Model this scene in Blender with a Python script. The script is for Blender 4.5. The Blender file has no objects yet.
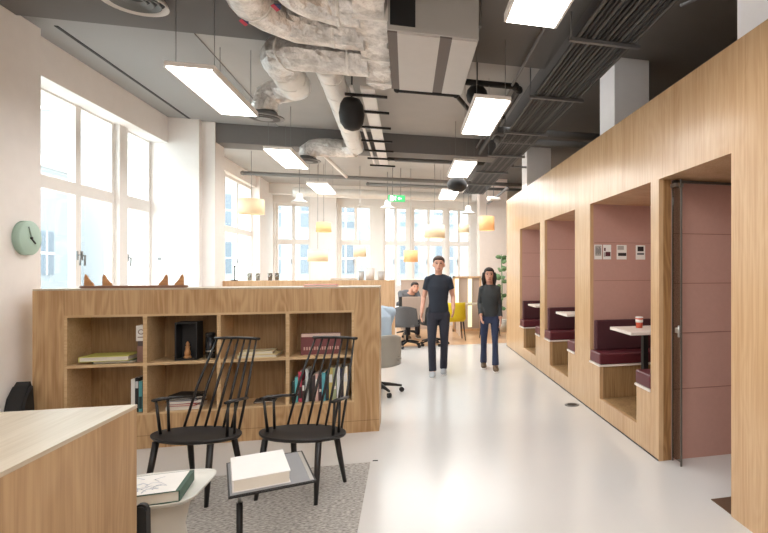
import bpy, bmesh, math, random
from mathutils import Vector, Matrix
random.seed(7)
C = bpy.context.scene.collection
R = math.radians
PI = math.pi
# ------------------------------------------------------------------ survey helper: photograph ray -> real place (metres)
F, PX, PY, H, T = 535.0, 554.0, 270.0, 1.56, math.atan(147/535)
ct, st = math.cos(T), math.sin(T)
def Zp(u, v, z):
    a = (u-PX)/F; b = (PY-v)/F
    k = (z-H)/b
    return Vector(((a*ct+st)*k, (-a*st+ct)*k, z))

# ------------------------------------------------------------------ materials
def lin(c):
    return tuple(((x/255)/12.92 if x/255 <= .04045 else ((x/255+.055)/1.055)**2.4) for x in c) + (1,)
def mat(name, col, rough=.5, metal=0, noise=0, nscale=8, emis=0, bump=0, spec=.5, coat=0, bscale=None):
    m = bpy.data.materials.new(name); m.use_nodes = True
    nt = m.node_tree; b = nt.nodes['Principled BSDF']
    c = lin(col)
    b.inputs['Base Color'].default_value = c
    b.inputs['Roughness'].default_value = rough
    b.inputs['Metallic'].default_value = metal
    b.inputs['Specular IOR Level'].default_value = spec
    b.inputs['Coat Weight'].default_value = coat
    tc = nt.nodes.new('ShaderNodeTexCoord')
    n = nt.nodes.new('ShaderNodeTexNoise'); n.inputs['Scale'].default_value = nscale; n.inputs['Detail'].default_value = 4
    nt.links.new(tc.outputs['Object'], n.inputs['Vector'])
    mx = nt.nodes.new('ShaderNodeMix'); mx.data_type = 'RGBA'
    k = max(noise, .04)
    mx.inputs['A'].default_value = tuple(x*(1-k) for x in c[:3]) + (1,)
    mx.inputs['B'].default_value = tuple(min(1, x*(1+k)) for x in c[:3]) + (1,)
    nt.links.new(n.outputs['Fac'], mx.inputs['Factor'])
    nt.links.new(mx.outputs['Result'], b.inputs['Base Color'])
    if emis:
        b.inputs['Emission Color'].default_value = c
        b.inputs['Emission Strength'].default_value = emis
    if bump:
        bp = nt.nodes.new('ShaderNodeBump'); bp.inputs['Strength'].default_value = bump; bp.inputs['Distance'].default_value = .02
        n2 = nt.nodes.new('ShaderNodeTexNoise'); n2.inputs['Scale'].default_value = bscale or nscale*4; n2.inputs['Detail'].default_value = 3
        nt.links.new(tc.outputs['Object'], n2.inputs['Vector'])
        nt.links.new(n2.outputs['Fac'], bp.inputs['Height']); nt.links.new(bp.outputs['Normal'], b.inputs['Normal'])
    return m
def oak(name, c1, c2, rough=.45, axis='z', cath=.5):
    """oak veneer: fine streaks along one axis, broad bands of board tone and cathedral figure"""
    m = bpy.data.materials.new(name); m.use_nodes = True
    nt = m.node_tree; b = nt.nodes['Principled BSDF']; b.inputs['Roughness'].default_value = rough
    N = nt.nodes.new; L = nt.links.new
    tc = N('ShaderNodeTexCoord')
    def mapped(across, along):
        mp = N('ShaderNodeMapping'); s = [across]*3; s['xyz'.index(axis)] = along
        mp.inputs['Scale'].default_value = s; L(tc.outputs['Object'], mp.inputs['Vector']); return mp
    a = N('ShaderNodeTexNoise'); a.inputs['Scale'].default_value = 1; a.inputs['Detail'].default_value = 5
    L(mapped(75, 2.2).outputs['Vector'], a.inputs['Vector'])
    w = N('ShaderNodeTexNoise'); w.inputs['Scale'].default_value = 1; w.inputs['Detail'].default_value = 1.5
    w.inputs['Distortion'].default_value = .6
    L(mapped(6.5, 1.1).outputs['Vector'], w.inputs['Vector'])
    sn = N('ShaderNodeMath'); sn.operation = 'MULTIPLY'; sn.inputs[1].default_value = 46
    L(w.outputs['Fac'], sn.inputs[0])
    s2 = N('ShaderNodeMath'); s2.operation = 'SINE'; L(sn.outputs[0], s2.inputs[0])
    s3 = N('ShaderNodeMath'); s3.operation = 'MULTIPLY_ADD'; s3.inputs[1].default_value = .16*cath; s3.inputs[2].default_value = 0
    L(s2.outputs[0], s3.inputs[0])
    bd = N('ShaderNodeTexNoise'); bd.inputs['Scale'].default_value = 1; bd.inputs['Detail'].default_value = 1
    L(mapped(6, .15).outputs['Vector'], bd.inputs['Vector'])
    ad = N('ShaderNodeMath'); ad.operation = 'ADD'; L(a.outputs['Fac'], ad.inputs[0]); L(s3.outputs[0], ad.inputs[1])
    av = N('ShaderNodeMath'); av.operation = 'MULTIPLY_ADD'; av.inputs[1].default_value = .6; L(bd.outputs['Fac'], av.inputs[0]); L(ad.outputs[0], av.inputs[2])
    rp = N('ShaderNodeValToRGB'); rp.color_ramp.elements[0].position = .5; rp.color_ramp.elements[0].color = lin(c2)
    rp.color_ramp.elements[1].position = 1.05; rp.color_ramp.elements[1].color = lin(c1)
    L(av.outputs[0], rp.inputs['Fac']); L(rp.outputs['Color'], b.inputs['Base Color'])
    return m
def glassmat(name, tint=(235,242,242), refl=.08, alpha=.12):
    m = bpy.data.materials.new(name); m.use_nodes = True; nt = m.node_tree; nt.nodes.clear()
    o = nt.nodes.new('ShaderNodeOutputMaterial'); t = nt.nodes.new('ShaderNodeBsdfTransparent'); g = nt.nodes.new('ShaderNodeBsdfGlossy')
    t.inputs['Color'].default_value = lin(tint); g.inputs['Roughness'].default_value = .02
    x = nt.nodes.new('ShaderNodeMixShader'); x.inputs['Fac'].default_value = refl
    nt.links.new(t.outputs[0], x.inputs[1]); nt.links.new(g.outputs[0], x.inputs[2]); nt.links.new(x.outputs[0], o.inputs['Surface'])
    return m
def foil(name):
    m = mat(name, (236,232,228), .3, .75, .22, 14, bump=.7, bscale=30)
    nt = m.node_tree; b = nt.nodes['Principled BSDF']
    tc = nt.nodes.new('ShaderNodeTexCoord'); n = nt.nodes.new('ShaderNodeTexNoise'); n.inputs['Scale'].default_value = 5; n.inputs['Detail'].default_value = 8; n.inputs['Roughness'].default_value = .7
    rp = nt.nodes.new('ShaderNodeValToRGB'); rp.color_ramp.elements[0].position = .36; rp.color_ramp.elements[0].color = lin((190,187,184))
    rp.color_ramp.elements[1].position = .58; rp.color_ramp.elements[1].color = lin((246,244,242))
    nt.links.new(tc.outputs['Object'], n.inputs['Vector']); nt.links.new(n.outputs['Fac'], rp.inputs['Fac']); nt.links.new(rp.outputs[0], b.inputs['Base Color'])
    return m
def rugmat():
    m = bpy.data.materials.new('woven_rug'); m.use_nodes = True; nt = m.node_tree; b = nt.nodes['Principled BSDF']; b.inputs['Roughness'].default_value = .95
    tc = nt.nodes.new('ShaderNodeTexCoord'); mp = nt.nodes.new('ShaderNodeMapping'); mp.inputs['Scale'].default_value = (40, 110, 1)
    n = nt.nodes.new('ShaderNodeTexNoise'); n.inputs['Scale'].default_value = 1; n.inputs['Detail'].default_value = 3
    rp = nt.nodes.new('ShaderNodeValToRGB'); rp.color_ramp.elements[0].position = .38; rp.color_ramp.elements[0].color = lin((130,126,122))
    rp.color_ramp.elements[1].position = .62; rp.color_ramp.elements[1].color = lin((194,190,184))
    L = nt.links.new
    L(tc.outputs['Object'], mp.inputs['Vector']); L(mp.outputs[0], n.inputs['Vector']); L(n.outputs['Fac'], rp.inputs['Fac']); L(rp.outputs[0], b.inputs['Base Color'])
    return m
def boardmat(name, c1, c2, axis='x', w=.12):
    m = oak(name, c1, c2, .35, axis, .3); return m

OAKF = oak('oak_fascia', (210,176,137), (188,151,110), .27, 'z', .3)
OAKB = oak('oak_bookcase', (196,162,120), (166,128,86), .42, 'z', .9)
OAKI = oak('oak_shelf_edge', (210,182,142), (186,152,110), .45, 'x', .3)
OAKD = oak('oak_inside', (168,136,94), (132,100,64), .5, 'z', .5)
OAKDESK = oak('oak_desk_side', (184,152,112), (158,124,86), .42, 'z', .5)
OAKTOP = oak('oak_top_sheen', (190,178,158), (170,154,130), .32, 'y', .3)  # paler than the desk side: sheen on the top put into the colour
OAKL = oak('oak_far', (216,180,142), (190,148,108), .45, 'z', .4)
WOODFL = oak('oak_floor', (222,184,144), (196,150,108), .3, 'x', .4)
WOODB = oak('toy_wood', (200,150,100), (160,105,62), .5, 'x', .6)
WHITE = mat('white_paint', (240,236,232), .6)
WALLP = mat('wall_paint', (246,241,238), .7)
GREYC = mat('ceiling_light_grey', (176,172,168), .7, noise=.1, nscale=2)
SOFF = mat('ceiling_soffit_grey', (158,157,156), .7, noise=.05, nscale=1)
DARKC = mat('ceiling_dark_grey', (106,103,101), .75, noise=.1, nscale=2)
DARKR = mat('ceiling_charcoal', (122,119,117), .8, noise=.1, nscale=2)
COLG = mat('column_grey', (226,222,219), .7)
RESIN = mat('grey_resin_floor', (214,214,213), .2, noise=.03, nscale=1.2, spec=.5)
PINK = mat('pink_felt', (190,150,139), .95, noise=.05, nscale=30, bump=.08, bscale=200)
SEAMM = mat('felt_seam', (146,108,101), .95)
MAROON = mat('maroon_leather', (92,36,44), .4, noise=.1, nscale=5)
MAROOND = mat('maroon_fabric', (72,32,39), .8, noise=.08, nscale=20)
BLACK = mat('black_lacquer', (24,22,22), .4)
BLACKM = mat('black_metal', (34,33,33), .5, .3)
BLACKP = mat('black_plastic', (30,30,31), .6)
STEEL = mat('brushed_steel', (180,178,175), .3, .9)
GREYM = mat('grey_metal', (130,130,130), .45, .6)
GALV = mat('galvanised_sheet', (196,194,190), .45, .35, .08, 4)
FOIL = foil('crumpled_foil')
FOILW = mat('white_foil_wrap', (240,238,234), .35, .2, .08, 9, bump=.4, bscale=30)
CABLE = mat('dark_cable', (84,81,78), .6)
CABLE2 = mat('cable_black', (50,48,47), .6)
LED = mat('led_diffuser', (255,252,246), .5, emis=9)
SHADE = mat('paper_shade', (228,206,172), .8, emis=.12)
SHADEO = mat('orange_paper_shade', (238,182,128), .8, emis=.22)
MINT = mat('mint_paint', (178,206,192), .5)
GLASS = glassmat('window_glass', refl=.06)
GLASSD = glassmat('door_glass', (214,212,208), .12)
GLASSE = mat('glass_edge', (92,88,82), .3)
RUG = rugmat()
LAMI = mat('pale_laminate', (236,226,216), .35)
PAPER = mat('paper_white', (238,236,232), .7)
PAGES = mat('page_edges', (222,216,204), .8)
TRAYG = mat('tray_grey', (128,130,134), .4)
SHELLW = mat('white_shell', (226,224,216), .35)
SHELLG = mat('grey_shell', (160,158,150), .5)
NAVY = mat('navy_cloth', (34,40,52), .85, noise=.1, nscale=12)
TROU = mat('dark_trousers', (44,46,58), .85, noise=.1, nscale=12)
JEANS = mat('blue_jeans', (48,58,86), .85, noise=.12, nscale=14)
DKGREY = mat('dark_grey_cloth', (58,62,64), .85, noise=.12, nscale=12)
MIDGREY = mat('mid_grey_cloth', (96,98,102), .85)
BLUESH = mat('pale_blue_cloth', (178,198,216), .85, noise=.06, nscale=10)
SKIN = mat('skin', (206,156,134), .55)
HAIRD = mat('dark_hair', (38,30,27), .7, noise=.2, nscale=40)
HAIRB = mat('brown_hair', (66,50,42), .7, noise=.2, nscale=40)
SHOEG = mat('grey_shoe', (172,178,184), .6)
SHOEB = mat('brown_shoe', (96,78,58), .6)
YELLOW = mat('yellow_fabric', (214,190,34), .7)
BROWNF = mat('tan_fabric', (176,130,84), .7)
TAUPE = mat('taupe_felt', (178,160,148), .9)
CREAM = mat('cream_panel', (250,244,210), .5, emis=.5)
FAC = mat('facade_stone', (150,153,157), .85, noise=.08, nscale=1)
FAC2 = mat('facade_pale', (166,168,171), .85, noise=.06, nscale=1)
FACW = mat('facade_glass', (112,120,130), .3)
LEAF = mat('green_leaf', (96,128,84), .6)
def col(name, c, r=.6): return mat(name, c, r)
EYE = mat('eye_dark', (20,18,18), .3)
LIP = mat('lip', (170,104,92), .5)

# ------------------------------------------------------------------ mesh builder
class M:
    def __init__(s): s.b = bmesh.new()
    def _add(s, vs, fs, smooth=False):
        v = [s.b.verts.new(p) for p in vs]; out = []
        for f in fs:
            try:
                g = s.b.faces.new([v[i] for i in f]); g.smooth = smooth; out.append(g)
            except ValueError: pass
        return v, out
    def box(s, x0, x1, y0, y1, z0, z1, bev=0, mtx=None):
        if x0 > x1: x0, x1 = x1, x0
        if y0 > y1: y0, y1 = y1, y0
        vs = [Vector(p) for p in ((x0,y0,z0),(x1,y0,z0),(x1,y1,z0),(x0,y1,z0),(x0,y0,z1),(x1,y0,z1),(x1,y1,z1),(x0,y1,z1))]
        if mtx is not None: vs = [mtx @ p for p in vs]
        v, f = s._add(vs, [(0,3,2,1),(4,5,6,7),(0,1,5,4),(1,2,6,5),(2,3,7,6),(3,0,4,7)])
        if bev:
            es = list({e for q in f for e in q.edges})
            bmesh.ops.bevel(s.b, geom=es, offset=bev, segments=3, affect='EDGES', profile=.6)
        return s
    def tube(s, pts, r, seg=10, ref=None, caps=True, smooth=True):
        """tube through points; r: number, list of numbers or list of (a,b) radii; a lies along ref"""
        pts = [Vector(p) for p in pts]; n = len(pts)
        rs = r if isinstance(r, (list, tuple)) else [r]*n
        rs = [(q, q) if not isinstance(q, (list, tuple)) else q for q in rs]
        ref = Vector(ref) if ref is not None else None
        rings = []; pu = None
        for i, p in enumerate(pts):
            t = (pts[min(i+1, n-1)] - pts[max(i-1, 0)]).normalized()
            if ref is not None: u = ref - t*ref.dot(t)
            elif pu is not None: u = pu - t*pu.dot(t)
            else:
                a = Vector((0,0,1)) if abs(t.z) < .9 else Vector((1,0,0)); u = a - t*a.dot(t)
            u.normalize(); pu = u; w = t.cross(u)
            rings.append([s.b.verts.new(p + u*math.cos(2*PI*k/seg)*rs[i][0] + w*math.sin(2*PI*k/seg)*rs[i][1]) for k in range(seg)])
        for i in range(n-1):
            for k in range(seg):
                f = s.b.faces.new((rings[i][k], rings[i][(k+1)%seg], rings[i+1][(k+1)%seg], rings[i+1][k])); f.smooth = smooth
        if caps:
            s.b.faces.new(list(reversed(rings[0]))); s.b.faces.new(rings[-1])
        return s
    def lathe(s, prof, c=(0,0,0), seg=24, smooth=True, axis=None):
        """prof: (radius, height) list; closed with caps where radius > 0 at the ends"""
        c = Vector(c); q = Matrix.Identity(3)
        if axis is not None: q = Vector((0,0,1)).rotation_difference(Vector(axis)).to_matrix()
        rings = [[s.b.verts.new(c + q @ Vector((r*math.cos(2*PI*k/seg), r*math.sin(2*PI*k/seg), h))) for k in range(seg)] for r, h in prof]
        for i in range(len(prof)-1):
            for k in range(seg):
                f = s.b.faces.new((rings[i][k], rings[i][(k+1)%seg], rings[i+1][(k+1)%seg], rings[i+1][k])); f.smooth = smooth
        s.b.faces.new(list(reversed(rings[0]))); s.b.faces.new(rings[-1])
        return s
    def ball(s, c, rx, ry=None, rz=None, seg=16, rings=10, mtx=None):
        ry = ry or rx; rz = rz or rx
        m = Matrix.Translation(c) @ (mtx or Matrix.Identity(4)) @ Matrix.Diagonal((rx, ry, rz, 1))
        g = bmesh.ops.create_uvsphere(s.b, u_segments=seg, v_segments=rings, radius=1, matrix=m)
        for v in g['verts']:
            for f in v.link_faces: f.smooth = True
        return s
    def prism(s, poly, z0, z1, mtx=None, bev=0):
        n = len(poly)
        vs = [Vector((p[0], p[1], z0)) for p in poly] + [Vector((p[0], p[1], z1)) for p in poly]
        if mtx is not None: vs = [mtx @ p for p in vs]
        v, f = s._add(vs, [tuple(reversed(range(n))), tuple(range(n, 2*n))] + [(i, (i+1)%n, (i+1)%n+n, i+n) for i in range(n)])
        if bev:
            es = list({e for q in f[:2] for e in q.edges}); bmesh.ops.bevel(s.b, geom=es, offset=bev, segments=2, affect='EDGES')
        return s
def rootof(p):
    while p.parent: p = p.parent
    return p
def obj(name, m, material, parent=None, world=False):
    if parent is not None and world:
        r = rootof(parent)
        X = (Matrix.Translation(r.location) @ r.rotation_euler.to_matrix().to_4x4()).inverted()
        bmesh.ops.transform(m.b, matrix=X, verts=m.b.verts)
    bmesh.ops.recalc_face_normals(m.b, faces=m.b.faces)
    me = bpy.data.meshes.new(name); m.b.to_mesh(me); m.b.free()
    me.materials.append(material)
    o = bpy.data.objects.new(name, me); C.objects.link(o)
    if parent is not None: o.parent = parent
    return o
def tag(o, label, cat, group=None, kind=None):
    o['label'] = label; o['category'] = cat
    if group: o['group'] = group
    if kind: o['kind'] = kind
    return o
def thing(name, label, cat, loc=(0,0,0), rz=0, group=None):
    o = bpy.data.objects.new(name, None); o.empty_display_size = .1; C.objects.link(o)
    o.location = loc; o.rotation_euler = (0,0,rz)
    return tag(o, label, cat, group)
def struct(name, m, material, parent=None, label=None):
    o = obj(name, m, material, parent)
    if parent is None:
        o['kind'] = 'structure'
        if label: o['label'] = label
    return o
def sthing(name, loc=(0,0,0)):
    o = bpy.data.objects.new(name, None); o.empty_display_size = .1; C.objects.link(o); o.location = loc; o['kind'] = 'structure'; return o
def dup(root, loc, rz=None, label=None, group=None):
    r = root.copy(); C.objects.link(r); r.location = loc
    if rz is not None: r.rotation_euler = (0,0,rz)
    if label: r['label'] = label
    if group: r['group'] = group
    for ch in list(root.children):
        c = ch.copy(); C.objects.link(c); c.parent = r
        for g in list(ch.children):
            d = g.copy(); C.objects.link(d); d.parent = c
    return r
def B(*a, **k): return M().box(*a, **k)

# ================================================================== SETTING
struct('floor', B(-5,5.5,-2.6,11.3,-.1,0), RESIN, label='pale grey glossy resin floor')
struct('floor.001', B(-5,5.5,11.3,15.5,-.1,0), WOODFL, label='oak plank floor at the far end of the room')
struct('ceiling', B(-3.9,1.4,5.45,15.5,3.76,3.86), GREYC, label='light grey raised ceiling')
struct('ceiling.001', B(-3.9,1.4,-2.6,5.45,3.67,3.9), DARKC, label='dark grey lowered ceiling near the camera')
struct('ceiling.002', B(1.4,5.5,-2.6,15.5,4.0,4.1), DARKR, label='charcoal ceiling over the booths')
struct('trim_1', B(-3.3,1.45,9.0,9.42,3.46,4.0), mat('beam_grey', (112,108,106), .7), label='dark grey ceiling beam across the room')
struct('trim_2', B(-3.6,5.4,14.9,15.2,3.5,4.0), WHITE, label='white beam above the far windows')
# left wall: near column, bulkhead, piers
struct('wall_left', B(-4.0,-3.12,-2.6,5.76,0,3.69), WALLP, label='white wall with the mint clock')
struct('trim_3', B(-3.9,-3.3,5.76,8.85,3.38,3.76), WALLP, label='white bulkhead over the left windows')
struct('wall_left.001', B(-3.9,-3.5,5.76,8.85,0,1.0), WALLP, label='white wall under the left windows')
struct('wall_left.002', B(-3.9,-2.91,8.85,8.96,0,3.76), WALLP, label='white pier beside the left windows')
struct('wall_left.003', B(-3.9,-2.74,8.96,9.38,0,3.76), WALLP, label='second white pier behind the first')
struct('wall_left.004', B(-3.9,-3.5,9.38,14.0,0,1.0), WALLP, label='white wall under the farther left windows')
struct('wall_left.005', B(-3.9,-3.35,14.0,15.5,0,3.76), WALLP, label='white far corner wall')
struct('trim_4', B(-3.9,-3.42,9.38,14.0,3.5,3.76), WALLP, label='white bulkhead over the farther left windows')
struct('trim_5', M().box(-3.045,-3.015,5.8,8.84,3.742,3.762), BLACKP, label='dark slot in the grey ceiling along the windows')
struct('ceiling.003', B(-3.3,-1.9,5.46,9.0,3.748,3.76), SOFF, label='smooth grey ceiling strip by the windows')
# back wall in pieces around the windows
WB = [(-3.30,-2.45),(-1.75,-.92),(-.62,.02),(.14,1.02),(1.10,1.74),(2.72,3.35)]
m = M(); m.box(-3.9,5.5,15.3,15.6,0,1.05); m.box(-3.9,5.5,15.3,15.6,3.3,4.1)
xs = [-3.9] + [q for w in WB for q in w] + [5.5]
for i in range(0, len(xs), 2): m.box(xs[i], xs[i+1], 15.3, 15.6, 1.05, 3.3)
struct('wall_back', m, WHITE, label='white far wall with tall windows')
struct('trim_6', B(1.86,2.6,14.2,14.8,0,4.0), mat('blush_column', (236,222,212), .7), label='blush white column at the far right')
struct('trim_7', B(-2.42,-1.8,15.05,15.3,0,3.5), WALLP, label='white pilaster between the far windows')
struct('wall_near', B(-4,5.5,-2.8,-2.6,0,4.1), WALLP)
struct('wall_right.001', B(5.2,5.5,-2.6,15.5,0,4.1), DARKR, label='dark wall beyond the booths')

def window(name, plane, a0, a1, z0, z1, mull, trans, handles, label, fw=.06):
    """plane ('x',x) or ('y',y); frame bars, one pane part, handles"""
    ax, p = plane
    o = sthing(name, (p, (a0+a1)/2, z0) if ax == 'x' else ((a0+a1)/2, p, z0)); o['label'] = label
    def bar(m, b0, b1, c0, c1, t=.035, d=0):
        if ax == 'x': m.box(p-t+d, p+t+d, b0, b1, c0, c1)
        else: m.box(b0, b1, p-t-d, p+t-d, c0, c1)
    f = M()
    bar(f, a0, a0+fw, z0, z1); bar(f, a1-fw, a1, z0, z1); bar(f, a0+fw, a1-fw, z0, z0+fw+.03); bar(f, a0+fw, a1-fw, z1-fw, z1)
    for q, w in mull: bar(f, q-w/2, q+w/2, z0+fw+.03, z1-fw, .034)
    for q, w in trans: bar(f, a0+fw, a1-fw, q-w/2, q+w/2, .045)
    obj('window_frame', f, WHITE, o, True)
    g = M(); bar(g, a0+fw/2, a1-fw/2, z0+fw/2, z1-fw/2, .004); obj('window_glass', g, GLASS, o, True)
    for q, hz in handles:
        h = M()
        if ax == 'x':
            h.box(p+.034, p+.05, q-.012, q+.012, hz-.05, hz+.05); h.tube([(p+.05,q,hz),(p+.075,q,hz),(p+.078,q-.01,hz-.04),(p+.076,q-.012,hz-.11)], .009, 8)
        else:
            h.box(q-.012, q+.012, p-.05, p-.034, hz-.05, hz+.05); h.tube([(q,p-.05,hz),(q,p-.07,hz),(q,p-.074,hz-.1)], .009, 8)
        obj('window_handle', h, GREYM, o, True)
    s = M()
    if ax == 'x': s.box(p-.02, p+.16, a0-.02, a1+.02, z0-.04, z0, bev=.005)
    else: s.box(a0-.02, a1+.02, p-.12, p+.02, z0-.04, z0, bev=.005)
    obj('window_sill', s, WHITE, o, True)
    return o
window('window_1', ('x',-3.55), 5.76, 7.88, 1.0, 3.42, [(6.44,.06),(7.12,.10)], [(2.45,.13)], [(7.08,1.72),(7.17,1.72)], 'tall white casement window beside the clock wall')
window('window_2', ('x',-3.55), 8.08, 8.85, 1.0, 3.42, [], [(2.45,.16)], [(8.2,1.72)], 'narrow white window next to the pier')
struct('trim_8', B(-3.62,-3.46,7.88,8.08,1.0,3.38), WHITE, label='white post between the left windows')
window('window_3', ('x',-3.55), 9.42, 11.75, 1.0, 3.5, [(10.8,.08)], [(2.4,.12)], [(10.75,1.75)], 'white window past the second pier, nearer one')
window('window_4', ('x',-3.55), 11.9, 14.0, 1.0, 3.5, [(12.9,.08)], [(2.4,.12)], [(12.85,1.75)], 'white window past the second pier, farther one')
struct('trim_9', B(-3.62,-3.46,11.75,11.9,1.0,3.5), WHITE)
LB = ['leftmost white window of the far wall','second white window of the far wall, behind the planters','third white window of the far wall, under the exit sign','fourth white window of the far wall','fifth white window of the far wall, by the column','rightmost window of the far wall, behind the booths']
for i, (a, b) in enumerate(WB):
    window('window_%d' % (i+5), ('y',15.4), a, b, 1.05, 3.3, [((a+b)/2, .07)], [(2.3,.13)], [((a+b)/2-.05,1.8)], LB[i])

# neighbouring buildings outside
def building(x0,x1,y0,y1,h,face,material,label,pitch=1.5):
    o = thing('building', label, 'building', ((x0+x1)/2,(y0+y1)/2,-4))
    obj('facade', B(x0,x1,y0,y1,-4,h), material, o, True)
    obj('cornice', B(x0-.15,x1+.15,y0-.15,y1+.15,h-.5,h-.2), WHITE, o, True)
    z = -3.2
    while z + 1.5 < h-.6:
        if face == 'x':
            q = y0+.5
            while q+.9 < y1:
                w = obj('building_window', B(x1-.02,x1+.03,q,q+.8,z,z+1.5), FACW, o, True)
                obj('glazing_bar', M().box(x1+.03,x1+.05,q+.37,q+.43,z,z+1.5).box(x1+.03,x1+.048,q,q+.8,z+.7,z+.78), WHITE, w, True); q += pitch
        else:
            q = x0+.5
            while q+.9 < x1:
                w = obj('building_window', B(q,q+.8,y0-.03,y0+.02,z,z+1.5), FACW, o, True)
                obj('glazing_bar', M().box(q+.37,q+.43,y0-.05,y0-.03,z,z+1.5).box(q,q+.8,y0-.048,y0-.03,z+.7,z+.78), WHITE, w, True); q += pitch
        z += 2.3
    return o
building(-16,-12,13.0,24,5.6,'x',FAC,'grey stone building seen through the left casement window', 1.7)
building(-15,-11,26.2,36,8.5,'x',FAC2,'pale building outside beyond the left windows', 1.8)
building(-9,-1.2,29,33,9,'y',FAC2,'pale stone building outside the far left windows', 1.7)
building(-.8,8.5,27,31,9.5,'y',FAC,'grey stone building outside the far middle windows', 1.7)
struct('floor.002', B(-40,40,-10,60,-4.2,-4.0), mat('street', (170,168,165), .9), label='street outside')

# ================================================================== BOOTH WALL (oak, right)
XB = 1.98
OPN = [(4.13,5.68),(6.24,7.74),(8.02,9.54)]
wr = None
m = M()
x0, x1 = XB, XB+.04
m.box(x0,x1,-2.6,10.9,2.30,2.99)
m.box(x0,x1,-2.6,2.97,0,2.30)
segs = [3.98,4.13,5.68,6.24,7.74,8.02,9.54,10.9]
for i in range(0,8,2): m.box(x0,x1,segs[i],segs[i+1],.0,2.30)
for a, b in OPN:
    m.box(x0,x1,a,b,0,.19); m.box(x0,x1,a,a+.29,.19,.53); m.box(x0,x1,b-.31,b,.19,.53)
struct('wall_right', m, OAKF, label='long oak clad booth wall on the right with three window-like openings')
m = M(); m.box(XB+.04,5.0,-2.6,10.9,2.9,2.97)
struct('ceiling.004', m, OAKF, label='oak top of the booths')
struct('wall_right.002', B(XB+.04,3.6,10.85,10.9,0,2.9), OAKF, label='oak end panel of the booths')
for a, b in OPN: struct('ceiling', B(XB+.04,3.4,a-.1,b+.1,2.3,2.36), OAKF, label='oak soffit inside a booth')
struct('ceiling', B(XB+.04,3.6,1.4,3.98,2.3,2.36), OAKF, label='oak soffit of the glazed room')
struct('shade_strip_right', B(XB-.003,XB+.0,3.985,10.9,0,.012), BLACKP, label='thin dark strip painted as shade at the foot of the booth wall')  # black strip standing in for the shade where wall meets floor
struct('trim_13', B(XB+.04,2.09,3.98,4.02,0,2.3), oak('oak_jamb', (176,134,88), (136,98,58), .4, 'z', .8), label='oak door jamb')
for (a, b), nm in zip(OPN, ('nearest','middle','farthest')):
    f = M(); f.box(XB+.04,3.35,b,b+.05,.19,2.3)
    p = struct('wall_back', f, PINK, label='dusty pink felt wall lining of the %s booth' % nm)
    sm = M()
    for z in (1.44, 1.87): sm.box(XB+.05,3.3,b-.003,b,z-.0025,z+.0025)
    obj('panel_seam', sm, SEAMM, p, True)
    struct('wall_near', B(XB+.04,3.35,a-.05,a,.19,2.3), PINK, label='pink felt near lining of the %s booth' % nm)
    struct('wall_right', B(3.3,3.35,a,b,.19,2.3), PINK, label='pink felt side lining of the %s booth' % nm)
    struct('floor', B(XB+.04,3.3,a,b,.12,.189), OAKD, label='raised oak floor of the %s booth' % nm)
f = M(); f.box(2.09,3.6,3.98,4.03,0,2.3); p = struct('wall_back', f, PINK, label='dusty pink felt lining of the glazed room')
sm = M()
for z in (.58, 1.04, 1.45, 1.86): sm.box(2.1,3.55,3.976,3.98,z-.003,z+.003)
obj('panel_seam', sm, SEAMM, p, True)
struct('wall_right', B(3.6,3.65,1.4,3.98,0,2.3), PINK); struct('wall_near', B(XB+.04,3.6,1.35,1.4,0,2.3), PINK)

# glass door leaf retracted at the jamb
d = sthing('door_1', (2.09,3.9,0)); d['label'] = 'narrow clear glass leaf with black edge in the oak doorway'
obj('glass_leaf', B(2.094,2.104,3.83,3.965,.03,2.26), GLASSD, d, True)
obj('door_edge', M().box(2.092,2.106,3.822,3.832,.0,2.28), GLASSE, d, True)
obj('hinge_post', M().box(2.094,2.106,3.966,3.978,0,2.29), GLASSE, d, True)
obj('door_head_rail', M().box(2.10,3.5,3.955,3.975,2.275,2.295), GLASSE, d, True)
obj('door_handle', M().box(2.06,2.088,3.815,3.86,1.06,1.10,bev=.004).tube([(2.07,3.81,1.03),(2.07,3.81,1.12)],.01,8), STEEL, d, True)
obj('hinge', M().box(2.08,2.16,3.90,3.976,2.235,2.262), STEEL, d, True)
tag(obj('floor_plate', B(1.99,2.22,2.99,3.22,0,.006,bev=.002), mat('bronze_plate', (112,90,72), .45, .4)), 'small brown floor plate in the oak doorway', 'floor plate')
o = thing('floor_socket', 'round grey floor socket in the pale floor by the booths', 'socket', (1.84,5.91,0))
obj('cover', M().lathe([(.085,0),(.085,.004),(.07,.006)], (0,0,0), 28), GREYM, o)
obj('lid', M().lathe([(.055,.006),(.055,.008)], (0,0,0), 24), BLACKM, o)

# columns over the booths
struct('trim_10', B(2.29,2.72,5.72,6.2,2.97,4.0), COLG, label='grey column rising above the nearest booth')
struct('trim_11', B(2.29,2.78,10.35,10.83,2.97,4.0), COLG, label='grey column rising at the far end of the booths')
struct('trim_12', B(2.29,2.85,2.9,3.36,2.97,4.0), WALLP, label='white column at the top right')

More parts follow.
